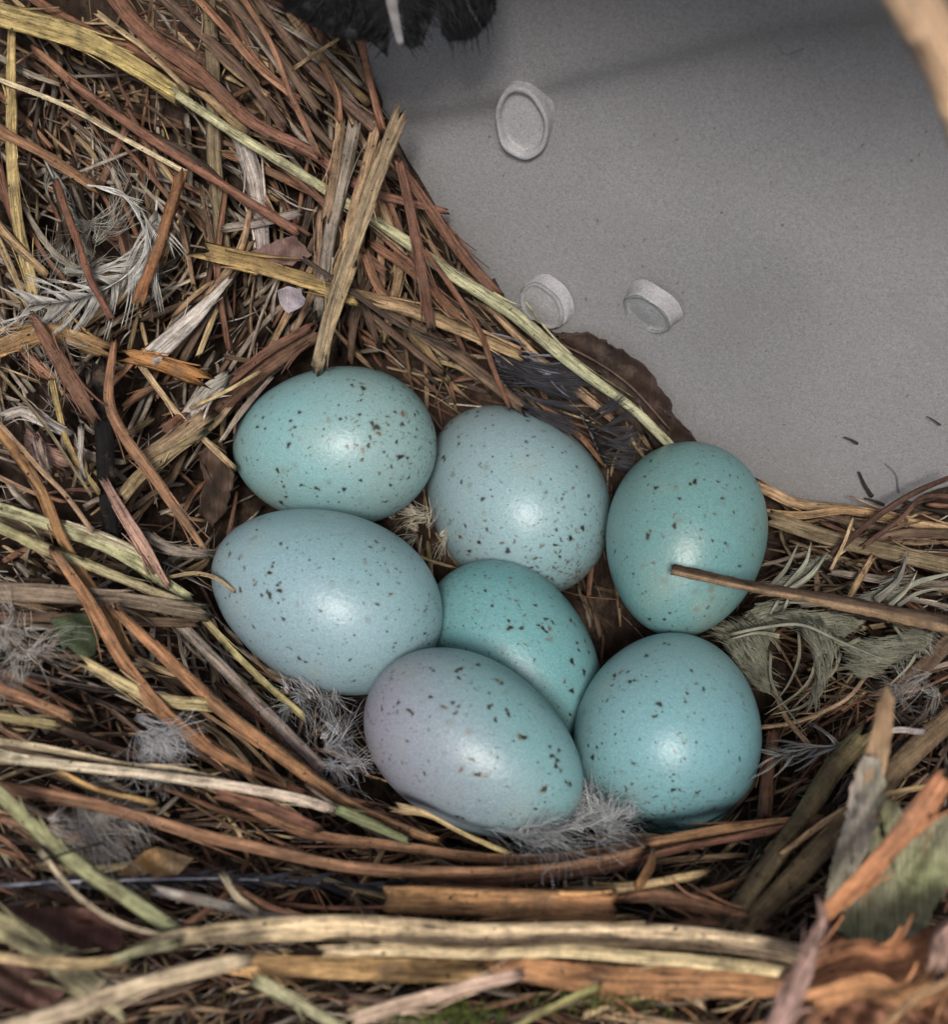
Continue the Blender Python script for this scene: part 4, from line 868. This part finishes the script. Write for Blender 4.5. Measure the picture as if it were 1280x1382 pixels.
webbed('feather','black feather with a white shaft hanging over the top of the grey wall',(530,-40,1.6),
 [([(372,-90),(372,-10),(385,12),(410,28),(440,44),(470,52),(500,56),(512,64),(522,76),(525,40),(518,0),(512,-90)],1.5),
  ([(536,-90),(542,0),(548,40),(546,60),(556,64),(570,60),(574,44),(579,30),(586,18),(591,8),(590,-90)],1.5),
  ([(594,-90),(594,12),(597,30),(596,44),(606,55),(628,55),(645,48),(650,40),(632,14),(624,-10),(620,-90)],1.5),
  ([(626,-90),(630,-5),(642,18),(652,38),(660,30),(669,12),(668,-90)],1.5)],
 BK,(.022,.022,.022),[([(524,-100),(524,-40),(527,0),(536,45),(540,62)],19,1.62)],[],(.40,.38,.35),BK,M_DOWN,fringe=4.5)
# bark with pointed tip and green lichen
bk=tag(empty('bark_piece',P(1180,1120,1.6)),'upright bark splinter with pale pointed tip and green lichen plate','bark')
adopt(plate('splinter_tip','','',[(1198,924),(1208,945),(1205,985),(1200,1020),(1192,1060),(1184,1110),(1172,1100),(1166,1020),(1178,985),(1184,950)],lambda x,y:2.5+(1110-y)*.006,(.58,.40,.24),LICH,parent=bk,thick=.12,rel=.03,tint2=(.40,.24,.13),seed=21,rough=1),bk)
adopt(plate('grey_bark','','',[(1166,1018),(1185,1022),(1196,1060),(1186,1110),(1170,1150),(1150,1190),(1130,1235),(1112,1215),(1122,1170),(1140,1110),(1150,1055)],lambda x,y:1.45+(1235-y)*.008,(.50,.42,.37),LICH,parent=bk,thick=.16,rel=.07,tint2=(.42,.39,.28),seed=22,rough=2),bk)
adopt(plate('lichen_plate','','',[(1190,1075),(1212,1082),(1235,1120),(1295,1090),(1295,1180),(1262,1225),(1240,1276),(1200,1282),(1158,1278),(1128,1250),(1150,1190),(1172,1150)],lambda x,y:.55+(1290-y)*.009,(.33,.35,.18),LICH,parent=bk,thick=.16,rel=.07,tint2=(.42,.38,.27),seed=23,rough=3),bk)
# crumpled orange leaf in the corner
plate('dead_leaf','crumpled bright orange leaf blurred in the bottom right corner','leaf',[(1085,1282),(1130,1262),(1180,1275),(1240,1262),(1310,1225),(1310,1410),(1050,1410),(1070,1340)],1.0,(.36,.17,.08),M_LEAF,seed=31,rel=.07,rough=3,tint2=(.26,.12,.08))
strand('dry_reed','broad orange brown fold on top of the crumpled corner leaf','reed',[(1090,1310),(1150,1285),(1215,1290),(1300,1250)],46,1.5,(.42,.19,.09),flat=.35,bumpy=.1)
strand('dry_reed','rusty curled fold below the green bark plate','reed',[(1110,1345),(1175,1330),(1225,1345),(1290,1300)],38,1.6,(.50,.24,.11),flat=.4,bumpy=.1)
strand('dry_reed','dusty pink curl at the right edge of the corner leaf','reed',[(1262,1300),(1285,1262),(1305,1250)],34,1.8,(.50,.32,.24),flat=.5)
strand('dry_reed','pale orange blade edge below the crumpled orange leaf','reed',[(1180,1400),(1230,1350),(1300,1315)],14,1.8,(.50,.30,.15),flat=.3)
# moss
mb=MB()
for i in range(420):
    x,y=(rng.normal(600,45),rng.normal(1375,9)) if i%3 else (rng.normal(820,50),rng.normal(1350,14))
    a=-math.pi/2+rng.normal(0,.7); L0=rng.uniform(8,18)
    q=np.array([P(x+math.cos(a)*L0*u_+rng.normal(0,.4),y+math.sin(a)*L0*u_,.55+.3*u_) for u_ in (0,.33,.66,1)])
    hair(mb,q,2.6*12/F,np.array((.10,.13,.03))*rng.uniform(.6,1.7),K=4)
o=mb.build('moss_tuft',M_DOWN); recenter(o); tag(o,'dark green moss sprigs at the bottom edge of the nest','moss',kind='stuff')
# dark barbules and dirt stuck to the wall
for lb,pts,wp in [('short dark fibre near the right edge of the grey wall',[(1252,562),(1262,568),(1270,574)],2.2),('short bent black barb stuck on the grey wall near the right straws',[(1160,637),(1168,655),(1178,670)],5),('tiny black barb lying at the foot of the grey wall',[(1168,673),(1180,676),(1194,682)],5),('small curved dark fibre on the grey wall at right',[(1140,590),(1150,594),(1158,599)],3.5),('hair thin curved fibre low on the grey wall at right',[(1195,625),(1210,640),(1214,665)],1.5),('faint grey fibre high on the grey wall near the fold',[(1050,62),(1062,74),(1085,66)],1.6)]:
    pth=np.array([CAM+ray(x,y)*(wall_t(x,y)-.05) for x,y in spline(pts,10)])
    V,fs,uv=strand_mesh(pth,wp*18/F*np.linspace(.5,1,10),.6,6,rag=.2); m_=MB(); m_.add(V,fs,uv,(.03,.025,.02) if wp>2 else (.15,.14,.13)); o=m_.build('dark_fibre',M_DOWN); recenter(o); tag(o,lb,'fibre')
sc.cycles.use_denoising=True
